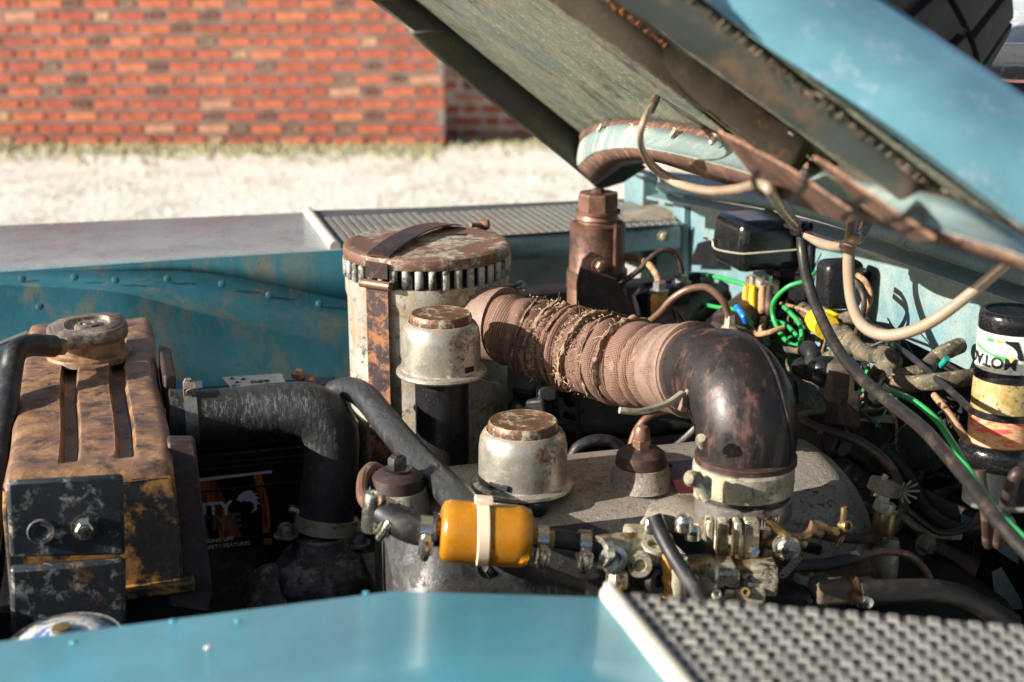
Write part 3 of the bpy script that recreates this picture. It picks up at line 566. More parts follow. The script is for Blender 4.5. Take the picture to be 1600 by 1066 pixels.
# ribs (hat sections running to the rear)
def rib(name, lo0, lo1, hi0, hi1, dp, m, edge, r_lab=None):
    """lo/hi: the lower and upper edge of the visible web, front end 0 and rear end 1"""
    a0, a1, b0, b1 = K(*lo0, dp), K(*lo1, dp), K(*hi0, 0.003), K(*hi1, 0.003)
    a0 = ext(a1, a0, .7); b0 = ext(b1, b0, .7)
    mb = MB(); nsg = 28; top = []; low = []; 
    for i in range(nsg+1):
        t = i/nsg; top.append(b0.lerp(b1, t)); low.append(a0.lerp(a1, t)+bn*.0006*math.sin(i*1.9))
    mb2 = [p+YA*.002 for p in low]; root = [p-bn*(dp-.002)+YA*.004 for p in mb2]
    loft(mb, [top, [t_.lerp(l_, .5)+bn*.0015 for t_, l_ in zip(top, low)], low, mb2, root], 1)
    r = mb.build(name, m, bo, smooth=40, solid=.0014)
    e = MB(); 
    for i in range(nsg*5):
        t = i/(nsg*5); p = b0.lerp(b1, t)+bn*.002; s_ = random.uniform(.0015, .0045); tubep = [p+bl*s_, p-bl*s_*1.5+YA*random.uniform(-.002, .002)+bn*random.uniform(0, .003)]
        tube(e, tubep, [random.uniform(.001, .0032), random.uniform(.0006, .0018)], 5, 1)
    o = e.build('flaking_edge', edge, r); o['kind'] = 'stuff'
    return r
rib('inner_rib', (1000, 101), (1243, 275), (1000, 34), (1263, 249), .028, 'rib', 'rustedge')
rib('inner_rib', (1000, 26), (1432, 328), (1086, 0), (1452, 284), .022, 'rib2', 'rib2')
mb = MB(); s0, s1, s2, s3 = K(870, 0, .003), K(1128, 204, .003), K(1000, 101, .004), K(905, 20, .004); s0 = ext(s1, s0, .6)
slab(mb, [ext(s1, K(850, 0, .0025), .6), K(1120, 206, .0025), K(1132, 204, .0025), ext(s1, K(873, 0, .0025), .6)], bn, .0015); mb.build('rib_flange', 'under', bo)
# tapering gussets that run from the rib ends across the channel
mb = MB(); slab(mb, [K(1124, 203, .04), K(1236, 262, .045), K(1345, 336, .05), K(1325, 344, .05), K(1240, 316, .048), K(1190, 286, .045)], bn, .002); mb.build('gusset', 'rustflange', bo)
mb = MB(); slab(mb, [K(1272, 243, .04), K(1290, 252, .04), K(1462, 370, .05), K(1432, 372, .05), K(1345, 314, .045)], bn, .002); mb.build('gusset', 'rustflange', bo)
# near skirt: rolled glossy edge seen from outside
def q(p, y): return P(p[0], p[1], y)
lo = [K(820, -185), K(1080, -4), K(1280, 126), K(1400, 204), K(1600, 352), K(1760, 474)]
loi = [p+YA*.03+V((0, 0, .003)) for p in lo]
hi = [q((1120, -140), .90), q((1365, -10), .865), q((1480, 66), .835), q((1540, 106), .815), q((1640, 176), .785), q((1790, 290), .755)]
rows = [loi, lo]
for t in (.1, .22, .35, .5, .65, .8, .92, 1.0): rows.append([a.lerp(b, t)-YA*.014*math.sin(math.pi*min(1, t*1.0)) for a, b in zip(lo, hi)])
rows.append([p+YA*.02-V((0, 0, .002)) for p in hi]); rows.append([p+YA*.09 for p in hi])
mb = MB(); loft(mb, rows, 5); mb.build('near_skirt', 'bonnet', bo, smooth=80)

# ================================================================ SPARE TYRE on the bonnet
tn = -bn
RT, WT = .36, .19
ddr = ray(1572, 80); nsil = ddr.cross(tn).normalized()
if nsil.x > 0: nsil = -nsil
base = K(1330, 60); base = base+(V((0, 1, 0))*(1.29-base.y))+tn*(.02+WT/2)      # on the bonnet, then slide along it until its rear edge is where it shows
bdir = (bl-YA*bl.y).normalized(); tslide = (RT-(base-CAM).dot(nsil))/bdir.dot(nsil); tc = base+bdir*tslide
def tyre_at(c, Rr_, wdt):
    t = empty('spare_tyre', tuple(c), 'black chunky-treaded spare tyre lying on top of the bonnet', 'tyre')
    h = wdt/2; mb = MB(); lathe(mb, c, [(Rr_*.55, -h*.6), (Rr_*.6, -h*.75), (Rr_*.8, -h), (Rr_*.92, -h*.93), (Rr_*.965, -h*.78), (Rr_*.975, -h*.4), (Rr_*.98, 0), (Rr_*.975, h*.4), (Rr_*.965, h*.78), (Rr_*.92, h*.93), (Rr_*.8, h), (Rr_*.6, h*.75), (Rr_*.55, h*.6), (Rr_*.55, -h*.6)], 72, tn); mb.build('carcass', 'tyre', t, smooth=50)
    ax, u_, v_ = frame(tn); nB = 34
    for row, (z0, z1) in enumerate([(-h*.92, -h*.36), (-h*.3, h*.3), (h*.36, h*.92)]):
        for k in range(nB):
            a0 = 2*math.pi*(k+row*.5)/nB; da = 2*math.pi/nB*.78; mb = MB(); vs = []; ns_ = 4
            for r_ in (Rr_*.96, Rr_*1.0):
                for (zz, sh) in ((z0, 0), (z1, .35*da)):
                    for i in range(ns_):
                        a = a0+da*i/(ns_-1)+sh+.06*da*math.sin(i*2.1+row); rr2 = r_*(.985 if (abs(zz) > h*.8) else 1); vs.append(c+ax*zz+(u_*math.cos(a)+v_*math.sin(a))*rr2)
            n4 = ns_; fs = [tuple([2*n4+i for i in range(n4)]+[3*n4+i for i in reversed(range(n4))])]
            fs += [(i, i+1, 2*n4+i+1, 2*n4+i) for i in range(n4-1)]+[(n4+i+1, n4+i, 3*n4+i, 3*n4+i+1) for i in range(n4-1)]+[(n4, 0, 2*n4, 3*n4), (n4-1, 2*n4-1, 4*n4-1, 3*n4-1)]
            fs[0] = tuple([2*n4+i for i in range(n4)]+[3*n4+i for i in reversed(range(n4))])
            mb.add(vs, fs); mb.build('tread_block', 'tyre', t, smooth=0)
    mb = MB(); lathe(mb, c, [(.02, -.02), (Rr_*.5, -.03), (Rr_*.56, -h*.6), (Rr_*.58, -h*.62)], 40, tn); mb.build('rim', 'bonnet', t)
    return t
tyre_at(tc, RT, WT)
# ================================================================ ENGINE BAY FLOOR AND DARK MASSES
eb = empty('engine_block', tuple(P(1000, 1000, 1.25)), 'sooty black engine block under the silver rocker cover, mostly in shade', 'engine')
def bx(name, x0, x1, y0, y1, z0, z1, m, par, bev=.006):
    mb = MB(); box(mb, ((x0+x1)/2, (y0+y1)/2, (z0+z1)/2), (x1-x0, y1-y0, z1-z0)); return mb.build(name, m, par, bevel=bev)
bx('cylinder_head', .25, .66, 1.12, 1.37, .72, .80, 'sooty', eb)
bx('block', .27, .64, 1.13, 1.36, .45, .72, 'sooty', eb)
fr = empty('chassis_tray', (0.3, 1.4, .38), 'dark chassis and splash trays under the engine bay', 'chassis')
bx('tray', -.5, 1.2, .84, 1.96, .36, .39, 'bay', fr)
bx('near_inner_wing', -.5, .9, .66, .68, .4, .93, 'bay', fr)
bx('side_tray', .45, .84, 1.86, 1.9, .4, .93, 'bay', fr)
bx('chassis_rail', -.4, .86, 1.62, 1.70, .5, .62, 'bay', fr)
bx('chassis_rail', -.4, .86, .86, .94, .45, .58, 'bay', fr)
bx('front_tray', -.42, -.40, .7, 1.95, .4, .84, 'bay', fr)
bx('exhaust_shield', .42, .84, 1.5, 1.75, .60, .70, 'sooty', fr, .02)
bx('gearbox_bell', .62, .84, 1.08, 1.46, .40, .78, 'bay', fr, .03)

fp = empty('front_shade_panel', (-.27, 1.4, .5), 'unseen dark panel added ahead of the radiator to shade the bay', 'panel')  # unseen panel added out of frame to shade the inner wing and engine
bx('cross_panel', -.29, -.26, .88, 1.95, .5, .90, 'bay', fp, .004)
bx('added_platform', -.26, -.13, 1.0, 1.24, .80, .83, 'bay', fp, .004)
# ================================================================ RADIATOR
RZ = .95
ra = empty('radiator', tuple(PZ(140, 740, RZ)-ZA*.4), 'rusty brown radiator top tank with two grooves and black front panel', 'radiator')
def T(px, py, z=RZ): return PZ(px, py, z)
# tank top as a grid across x with two recessed flutes
yb, yf = 1.80, 1.245
def tx(u_, y):    # u in 0..1 across, y along
    l = -.112; r_ = .036; return l+(r_-l)*u_
xsn = 41; ysn = 41; vs = []
def tz(u_, v_):
    z = 0.0
    for cu in (.375, .715):
        d = abs(u_-cu)/.065
        vv = min(max((v_-.0)/.04, 0), 1) if False else 1
        inn = max(0, min(1, (v_-.055)/.035))*max(0, min(1, (.80-v_)/.03))
        if d < 1: z -= .012*inn*(1 if d < .55 else (1-d)/.45)
    e_ = min(u_, 1-u_); 
    if e_ < .06: z -= .010*(1-e_/.06)**2
    e_ = min(v_, 1-v_)
    if e_ < .03: z -= .012*(1-e_/.03)**2
    return z
us = sorted(set([i/26 for i in range(27)]+[c+d*.065 for c in (.375, .715) for d in (-1, -.8, -.55, -.3, .3, .55, .8, 1)]+[.01, .02, .04, .98, .99, .96]))
vn = sorted(set([i/30 for i in range(31)]+[.01, .02, .055, .09, .77, .8, .99, .98])); 
mb = MB()
for v_ in vn:
    y = yf+(yb-yf)*v_
    for u_ in us: mb.v.append(V((tx(u_, y)+.002*math.sin(v_*9), y, RZ+tz(u_, v_)+.0012*noise.noise(V((u_*6, v_*14, 0))))))
nu = len(us)
mb.f += [(j*nu+i, j*nu+i+1, (j+1)*nu+i+1, (j+1)*nu+i) for j in range(len(vn)-1) for i in range(nu-1)]
o1 = len(mb.v)
# skirts down
def ring(zd, g_): return [V((tx(0, 0)-g_, yf-g_, RZ-zd)), V((tx(1, 0)+g_, yf-g_, RZ-zd)), V((tx(1, 0)+g_, yb+g_, RZ-zd)), V((tx(0, 0)-g_, yb+g_, RZ-zd))]
mb.build('top_tank', 'rad', ra, smooth=50)
mb = MB(); r0, r1, r2 = ring(.0105, -.0006), ring(.03, .0012), ring(.115, .0025)
mb.add(r0+r1+r2, [(4*k+i, 4*k+(i+1) % 4, 4*k+4+(i+1) % 4, 4*k+4+i) for k in (0, 1) for i in range(4)]); mb.build('tank_side', 'radside', ra, smooth=0, bevel=.003)
mb = MB(); r0 = ring(.112, .012); r1 = ring(.122, .012); r2 = ring(.128, .0); mb.add(r0+r1+r2, [(3, 2, 1, 0)]+[(4*k+i, 4*k+(i+1) % 4, 4*k+4+(i+1) % 4, 4*k+4+i) for k in (0, 1) for i in range(4)]); mb.build('seam_flange', 'radside', ra, bevel=.002)
bx('core', -.11, .034, 1.25, 1.79, .45, .825, 'bay', ra, .002)
# front side panel (black, flaking)
pz = 1.232
mb = MB(); slab(mb, [P(10, 748, pz), P(192, 738, pz), P(196, 864, pz), P(16, 868, pz)], (0, -1, 0), .007); mb.build('side_panel', 'radblk', ra, bevel=.004)
mb = MB(); slab(mb, [P(16, 880, pz), P(196, 868, pz), P(198, 1080, pz), P(20, 1090, pz)], (0, -1, 0), .012); mb.build('side_panel', 'radblk', ra, bevel=.004)
mb = MB(); hexbolt(mb, P(132, 824, pz-.008), -YA, .008, .007); mb.build('bolt', 'chrome', ra)
mb = MB(); lathe(mb, P(64, 831, pz-.0075), [(.012, 0), (.011, .002), (.007, .0015), (.0065, -.004), (0, -.004)], 20, -YA); mb.build('bolt_hole', 'radblk', ra)
# right-hand brown cowl strip beside the tank
mb = MB(); slab(mb, [P(262, 690, 1.3), P(305, 690, 1.30), P(332, 915, 1.24), P(330, 960, 1.24), P(262, 950, 1.24)], (0, 1, 0), .02); mb.build('cowl_bracket', 'brkt', ra, bevel=.003)
mb = MB(); slab(mb, [P(256, 586, 1.50), P(276, 590, 1.50), P(276, 640, 1.50), P(256, 640, 1.50)], (0, 1, 0), .12); mb.build('cowl_edge', 'brkt', ra, bevel=.003)
# outlet pipe and cap
cc = T(140, 553, RZ)
mb = MB(); lathe(mb, cc, [(.049, -.004), (.047, .003), (.040, .006), (.040, .018), (.044, .021), (.044, .026)], 36); mb.build('filler_neck', 'rad', ra)
mb = MB(); ears = lambda a, h: 1+.25*max(0, math.cos(2*(a-1.0)))**2.2-.02*math.cos(4*a)
lathe(mb, cc+ZA*.020, [(.030, .0), (.044, .0), (.0455, .003), (.0455, .012), (.044, .0145), (.042, .0155), (.040, .0155), (.0385, .0168), (.026, .0172), (.024, .0135), (.015, .0125), (.012, .016), (.008, .0165), (.0055, .014), (0, .014)], 72, rf=lambda a, h: ears(a, h) if 1 else 1)
rc = mb.build('filler_cap', 'cap', ra, smooth=40); rc['label'] = 'tarnished two-eared filler cap'
mb = MB(); lathe(mb, cc+ZA*.034, [(.005, 0), (.0045, .003), (0, .0035)], 12); mb.build('rivet', 'steel', rc)
# overflow tube and hose
mb = MB(); tube(mb, [P(98, 542, 1.575), P(70, 541, 1.56), P(40, 540, 1.545)], .0095, 12, 4); mb.build('overflow_spout', 'rad', ra)
mb = MB(); tube(mb, [P(84, 541, 1.57), P(46, 540, 1.545), P(24, 552, 1.52), P(16, 590, 1.50), P(8, 650, 1.44), P(-8, 760, 1.38), P(-25, 900, 1.3)], .0122, 14, 6)
tag(mb.build('overflow_hose', 'rubber'), 'thin black overflow hose curling off the radiator cap neck at the left edge', 'hose')
mb = MB(); tube(mb, [P(-20, 545, 1.84), P(44, 520, 1.84)], .003, 8, 1); tag(mb.build('stay_rod', 'steel'), 'thin bare metal rod behind the left end of the radiator', 'rod')
# horn, with blue and white enamel, near left corner
ho = empty('round_badge', tuple(P(110, 985, 1.05)), 'round white and blue enamelled dish behind the near wing at bottom left', 'badge')
hc = P(100, 1004, 1.03); hx = V((-.05, -.05, 1))
mb = MB(); lathe(mb, hc, [(.044, -.02), (.046, -.002), (.043, .001), (.04, -.001)], 36, hx); mb.build('rim', 'radblk', ho)
mb = MB(); lathe(mb, hc, [(.040, -.002), (.034, .004), (.02, .008), (.008, .011), (0, .0115)], 36, hx); mb.build('dish', 'enamel', ho)
mb = MB(); lathe(mb, hc+hx.normalized()*.010, [(.008, 0), (.007, .004), (0, .005)], 12, hx); mb.build('stud', 'brass', ho)

# ================================================================ BATTERY
ba = empty('battery', tuple(P(420, 940, 1.58)), 'black car battery with orange-streaked label behind the radiator hose', 'battery')
by0, by1 = 1.555, 1.735; bz = .868; bx0 = P(250, 700, by0).x; bx1 = P(560, 700, by0).x
bx('case', bx0, bx1, by0, by1, .62, .845, 'black', ba, .004)
bx('lid', bx0-.002, bx1+.002, by0-.003, by1+.003, .846, bz, 'black', ba, .004)
for dz in (.832, .826, .80): bx('rib', bx0, bx1, by0-.0035, by0-.0005, dz-.0012, dz+.0012, 'black', ba, .0005)
ly = by0-.001
def LB(px, py, o=0): return P(px, py, ly-o)
mb = MB(); slab(mb, [LB(270, 752), LB(425, 735), LB(427, 852), LB(270, 870)], (0, -1, 0), .0006); lab = mb.build('label', 'label', ba, smooth=0)
for pl in ([(300, 750), (335, 747), (378, 838), (330, 846)], [(395, 742), (408, 740), (421, 790), (423, 832), (410, 834), (410, 800)], [(300, 800), (330, 790), (345, 845), (300, 850)], [(411, 842), (425, 841), (425, 850), (411, 851)]):
    mb = MB(); slab(mb, [LB(a, b, .0008) for a, b in pl], (0, -1, 0), .0003); mb.build('orange_streak', 'lorange', lab, smooth=0)
mb = MB(); slab(mb, [LB(270, 752, .001), LB(425, 735, .001), LB(425, 739, .001), LB(270, 757, .001)], (0, -1, 0), .0003); mb.build('top_stripe', 'ink', lab, smooth=0)
xd = (LB(425, 735)-LB(270, 752)); xd = V((1, 0, 0))
text('DUTY', .0235, LB(363, 803, .0016)-XA*.0, XA, ZA, 'ink', 'lettering', lab, .0004, 'RIGHT', .0006)
text('TIVE', .0255, LB(378, 823, .0016), XA, ZA, 'steel', 'lettering', lab, .0004, 'RIGHT', .0006)
text('BLE LONG LIFE', .0068, LB(365, 844, .0016), XA, ZA, 'ink', 'lettering', lab, .0002, 'RIGHT', .0001)
text('NCE | SAFETY FEATURES', .0068, LB(391, 851, .0016), XA, ZA, 'ink', 'lettering', lab, .0002, 'RIGHT', .0001)
hd = [(369, 782), (373, 774), (380, 769), (388, 766), (396, 767), (394, 770), (402, 771), (398, 774), (405, 778), (400, 780), (406, 787), (401, 789), (402, 796), (396, 800), (392, 801), (397, 794), (396, 787), (391, 783), (385, 784), (380, 782), (376, 786), (374, 782)]
mb = MB(); slab(mb, [LB(a, b, .0012) for a, b in hd], (0, -1, 0), .0004); mb.build('eagle_emblem', 'ink', lab, smooth=0)
def LT(px, py, o=.0006): return PZ(px, py, bz+o)
mb = MB(); slab(mb, [LT(347, 590), LT(440, 584), LT(447, 600), LT(362, 608)], ZA, .0004); st = mb.build('top_sticker', 'paper', ba, smooth=0)
xs_ = (LT(440, 584)-LT(347, 590)).normalized()
text('069', .016, LT(392, 599, .0014), xs_, ZA.cross(xs_), 'inkd', 'lettering', st, .0001, 'LEFT', .0006)
text('EN', .008, LT(362, 604, .0014), xs_, ZA.cross(xs_), 'inkd', 'lettering', st, .0001, 'LEFT', .0003)
for a, b in ((358, 593), (376, 594), (366, 599)):
    mb = MB(); c = LT(a, b, .0014); slab(mb, [c, c+XA*.008, c+V((.004, .009, 0))], ZA, .0002); mb.build('warning_triangle', 'inkd', st, smooth=0)
mb = MB(); slab(mb, [LT(276, 596), LT(318, 594), LT(318, 607), LT(276, 609)], ZA, .0004); st2 = mb.build('top_sticker', 'bluep', ba, smooth=0)
mb = MB(); slab(mb, [LT(300, 596, .0012), LT(316, 595, .0012), LT(316, 606, .0012), LT(300, 608, .0012)], ZA, .0002); mb.build('white_print', 'paper', st2, smooth=0)
# battery clamp bolts
cl = empty('battery_clamp', tuple(P(468, 600, 1.66)), 'rusty slotted clamp screws at the back corner of the battery', 'clamp')
for p in ((466, 588), (482, 597)):
    mb = MB(); c = P(p[0], p[1], 1.66); lathe(mb, c-ZA*.03, [(.003, 0), (.003, .028), (.008, .029), (.0085, .034), (.006, .038), (0, .039)], 14); mb.build('screw', 'copper', cl)
mb = MB(); box(mb, P(474, 606, 1.66)-ZA*.008, (.06, .03, .006)); mb.build('bar', 'brkt', cl, bevel=.001)

# ================================================================ TOP HOSE AND THERMOSTAT HOUSING
th_ = empty('radiator_hose', tuple(P(400, 700, 1.46)), 'thick black wrinkled radiator hose bending down to the thermostat housing', 'hose')
hp = [(262, 650, 1.46), (310, 652, 1.46), (380, 646, 1.46), (440, 640, 1.455), (488, 645, 1.45), (513, 672, 1.445), (518, 715, 1.44), (514, 765, 1.435), (508, 815, 1.43)]
mb = MB(); tube(mb, [P(*p) for p in hp], [rp(r_, P(400, 650, 1.46)) for r_ in (42, 43, 42, 43, 46, 46, 43, 45, 46)], 32, 10, rf=lambda L, a: 1+.012*noise.noise(V((L*260, math.cos(a)*1.5, math.sin(a)*1.5)))+.01*noise.noise(V((L*50, math.cos(a)*3, math.sin(a)*3))))
mb.build('hose_body', 'rubberw', th_, smooth=80)
a_ = P(298, 652, 1.46); band_clamp('hose_clamp', a_, XA, rp(43, a_), .013, 'steel', th_, screw=(0, -.2, 1), mscrew='cap')
a_ = P(509, 818, 1.43); band_clamp('hose_clamp', a_, (P(508, 815, 1.43)-P(514, 765, 1.435)), rp(48, a_), .016, 'cream', th_, screw=(1, -.3, 0), mscrew='steel')
mb = MB(); tube(mb, [P(470, 800, 1.43), P(452, 795, 1.43)], .005, 8, 1); mb.build('clamp_tail', 'chrome', th_)
tt = empty('thermostat_housing', tuple(P(505, 930, 1.42)), 'dirty cast thermostat housing below the radiator hose, grey paint flaking', 'housing')
c = P(506, 900, 1.42); 
mb = MB(); lathe(mb, c, [(.046, -.10), (.052, -.012), (.056, .0), (.055, .012), (.045, .026), (.033, .033), (.031, .05)], 36, rf=lambda a, h: 1+.07*max(0, math.cos(3*a+.6))**2+.02*noise.noise(V((a*3, h*60, 1)))); mb.build('casting', 'thermo', tt, smooth=60)
for p in ((447, 838), (560, 850)):
    mb = MB(); hexbolt(mb, P(p[0], p[1], 1.41), ZA, .009, .011); mb.build('bolt', 'thermo', tt)
mb = MB(); lathe(mb, P(425, 918, 1.42), [(.03, -.06), (.033, -.005), (.036, 0), (.033, .004), (.02, .018), (.0, .03)], 24, (-.25, -.2, 1)); mb.build('sender_cover', 'thermo', tt)

# ================================================================ INNER HEATER / BREATHER HOSE
mb = MB(); hp = [(520, 612, 1.50), (545, 608, 1.48), (572, 622, 1.44), (610, 668, 1.38), (655, 720, 1.30), (700, 765, 1.22), (745, 812, 1.15), (790, 868, 1.12), (840, 905, 1.12), (900, 930, 1.12)]
tube(mb, [P(*p) for p in hp], [.012, .0135, .0145, .015, .0152, .0155, .0155, .0155, .015, .015], 20, 8, rf=lambda L, a: 1+.01*noise.noise(V((L*200, a, 0))))
tag(mb.build('breather_hose', 'rubberw', smooth=80), 'black rubber hose slanting down from the radiator hose behind the orange filter', 'hose')

# ================================================================ AIR CLEANER
ac = P(667, 382, 1.60); 
Rac = rp(131, ac)
air = empty('air_cleaner', tuple(ac-ZA*.42), 'tall round oil-bath air cleaner, stained silver with rust-brown lid', 'air cleaner')
mb = MB(); lathe(mb, ac, [(Rac*.965, -.10), (Rac*.97, -.042), (Rac*.985, -.036), (Rac*.985, -.030), (Rac*.965, -.028)][::-1], 72)
mb = MB(); lathe(mb, ac, [(Rac*.96, -.40), (Rac*.962, -.25), (Rac*.958, -.16), (Rac*.962, -.058), (Rac*.985, -.050), (Rac*.985, -.0325)], 72, rf=lambda a, h: 1+.004*noise.noise(V((a*2, h*12, 0)))); mb.build('body', 'silver', air, smooth=50)
mb = MB(); lathe(mb, ac, [(Rac*.90, -.06), (Rac*.90, -.008)], 48); mb.build('inner_drum', 'bay', air)
# vent ribs round the top
nv = 40
for k in range(nv):
    a0 = 2*math.pi*k/nv; mb = MB(); u_ = V((math.cos(a0), math.sin(a0), 0)); t_ = V((-u_.y, u_.x, 0)); c = ac+u_*Rac*.968-ZA*.0215
    wv_ = 2*math.pi*Rac/nv*.58/2; vs = []
    for z_ in (-.0125, -.0095, .0095, .0125):
        for w_, d_ in ((-1, 0), (-.55, .004), (.55, .004), (1, 0)):
            dd = d_ if abs(z_) < .011 else 0
            vs.append(c+t_*w_*wv_+u_*(dd-.001)+ZA*z_)
    mb.add(vs, [(j*4+i, j*4+i+1, j*4+4+i+1, j*4+4+i) for j in range(3) for i in range(3)]+[(4, 0, 0)][:0]); mb.build('vent_rib', 'silverdk', air, smooth=60, solid=.0012)
mb = MB(); lathe(mb, ac, [(Rac*.985, -.0105), (Rac*.995, -.0095), (Rac*1.0, -.002), (Rac*.99, .0018), (Rac*.96, .0035), (Rac*.9, .0045), (Rac*.86, .0035), (Rac*.5, .0065), (0, .0075)], 72); mb.build('lid', 'lid', air, smooth=45)
mb = MB(); box(mb, P(708, 372, 1.585)+ZA*.004, (.034, .0035, .002), (1, -.25, 0)); mb.build('lid_slot', 'bay', air)
# strap over the lid and down the front
def AZ(a, r_, z): return ac+V((math.cos(a)*r_, math.sin(a)*r_, z))
cam_a = math.atan2(-ac.y, -ac.x); sa = None
# azimuth whose projection is px 592
best = min(range(720), key=lambda i: (abs(pj_(AZ(R_(i/2), Rac, -.05))[0]-592)+(0 if AZ(R_(i/2), 1, 0).y < ac.y else 999))); sa = R_(best/2)
sb = sa+math.pi+.28
u_ = V((math.cos(sa), math.sin(sa), 0)); t_ = V((-u_.y, u_.x, 0)); hw_ = rp(20, ac)
def ribbon(mb, pts, hw, th, side=None):
    n_ = len(pts); vs = []
    for i, (p, sd_, nr) in enumerate(pts):
        for s_, o_ in ((-1, 0), (1, 0), (1, th), (-1, th)): vs.append(p+sd_*s_*hw+nr*o_)
    fs = [(i*4+k, i*4+(k+1) % 4, i*4+4+(k+1) % 4, i*4+4+k) for i in range(n_-1) for k in range(4)]+[(3, 2, 1, 0), tuple((n_-1)*4+k for k in range(4))]
    mb.add(vs, fs)
end = AZ(sb, Rac, 0); st_ = AZ(sa, Rac, 0); dr = (end-st_).normalized(); td = ZA.cross(dr)
pts = []
for i in range(15):
    t = i/14; p = st_.lerp(end, t)+ZA*(.004+.011*math.sin(math.pi*t)**.8); pts.append((p, td, ZA))
mb = MB(); ribbon(mb, pts, hw_*.95, .0016); mb.build('lid_strap', 'strapdk', air, smooth=60)
mb = MB(); pts = [(AZ(sa, Rac*1.015, z), t_, u_) for z in (-.002, -.012, -.02)]; ribbon(mb, pts, hw_, .0016); mb.build('strap_hook', 'strapdk', air)
mb = MB(); tube(mb, [AZ(sa, Rac*1.05, -.027)-t_*hw_*1.35, AZ(sa, Rac*1.05, -.027)+t_*hw_*1.35], .0052, 12, 1); mb.build('strap_hinge', 'copper', air)
mb = MB(); pts = [(AZ(sa, Rac*1.012, z), t_, u_) for z in (-.03, -.1, -.2, -.3, -.38)]; ribbon(mb, pts, hw_, .0022); mb.build('front_strap', 'strap', air)
mb = MB(); lathe(mb, P(758, 351, 1.69), [(.0, -.01), (.006, -.009), (.0075, 0), (.006, .005), (0, .006)], 14, (1, -.6, .2)); mb.build('strap_pin', 'copper', air)
mb = MB(); tube(mb, [P(735, 352, 1.68), P(758, 352, 1.69)], .003, 8, 1); mb.build('strap_bolt', 'copper', air)
# outlet spigot
oa = P(715, 497, 1.56); ob = P(790, 508, 1.50)
mb = MB(); tube(mb, [oa-(ob-oa)*.4, ob], rp(58, oa), 32, 1); mb.build('outlet_spigot', 'cuff', air)

# ================================================================ WOVEN INTAKE HOSE
ih = empty('intake_hose', tuple(P(900, 560, 1.45)), 'frayed brown woven fabric intake hose from air cleaner to black elbow', 'hose')
hp = [(728, 498, 1.545), (765, 505, 1.52), (800, 515, 1.49), (850, 532, 1.46), (905, 548, 1.42), (950, 560, 1.385), (1000, 570, 1.34), (1045, 575, 1.30), (1080, 578, 1.265)]
pts = [P(*p) for p in hp]; rr_ = [rp(a, p) for a, p in zip((58, 62, 60, 62, 66, 68, 67, 68, 70), pts)]
Ltot = sum((pts[i+1]-pts[i]).length for i in range(8))
def corr(L, a):
    t = L/Ltot
    tw = L+.0035*math.sin(a+L*40)+.004*noise.noise(V((math.cos(a)*1.3, math.sin(a)*1.3, L*20)))
    amp = .02 if t < .2 else .17*(.7+.7*noise.noise(V((L*30, 0, 5))))
    ph = (tw/.0185+.55*noise.noise(V((L*35, 7, 1)))) % 1.0
    bul = (1-abs(2*ph-1)**2.2)       # rounded bulge, sharp valley
    if t < .2: bul = .55+.1*bul
    return .89+amp*bul+.05*noise.noise(V((L*26, math.cos(a)*1.2, math.sin(a)*1.2)))
mb = MB(); tube(mb, pts, rr_, 64, 26, rf=corr, uvs=480); mb.build('woven_sleeve', 'hose', ih, smooth=80)
# cuff clamps
def onpath(t): 
    c_, ts = catmull(pts, 10); i = min(int(t*(len(c_)-1)), len(c_)-2); return c_[i], (c_[i+1]-c_[i]).normalized(), rr_[min(int(t*8), 8)]
c_, d_, r_ = onpath(.055); mb = MB(); lathe(mb, c_-d_*.011, [(r_*.97, 0), (r_*1.06, .001), (r_*1.06, .017), (r_*.98, .018)], 40, d_); mb.build('clamp_band', 'strap', ih).active_material = M['cuff']
# wire clip on top of clamp
mb = MB(); k0 = P(806, 448, 1.55); tube(mb, [P(730, 478, 1.53), P(745, 455, 1.53), P(775, 446, 1.54), P(800, 447, 1.55), P(812, 441, 1.55), P(818, 446, 1.55), P(806, 452, 1.54)], .0026, 8, 6); mb.build('wire_clip', 'steel', ih)
mb = MB(); tube(mb, [P(724, 452, 1.52), P(712, 480, 1.51), P(708, 520, 1.50), P(722, 560, 1.50), P(750, 590, 1.5), P(780, 600, 1.50)], .0018, 6, 6); mb.build('wire_hoop', 'copper', ih)
c_, d_, r_ = onpath(.985); mb = MB(); lathe(mb, c_-d_*.03, [(r_*.93, 0), (r_*1.02, .002), (r_*1.04, .02), (r_*1.05, .034), (r_*1.10, .038), (r_*1.10, .044), (r_*1.0, .046)], 48, d_); mb.build('end_cuff', 'cuff', ih, smooth=50)
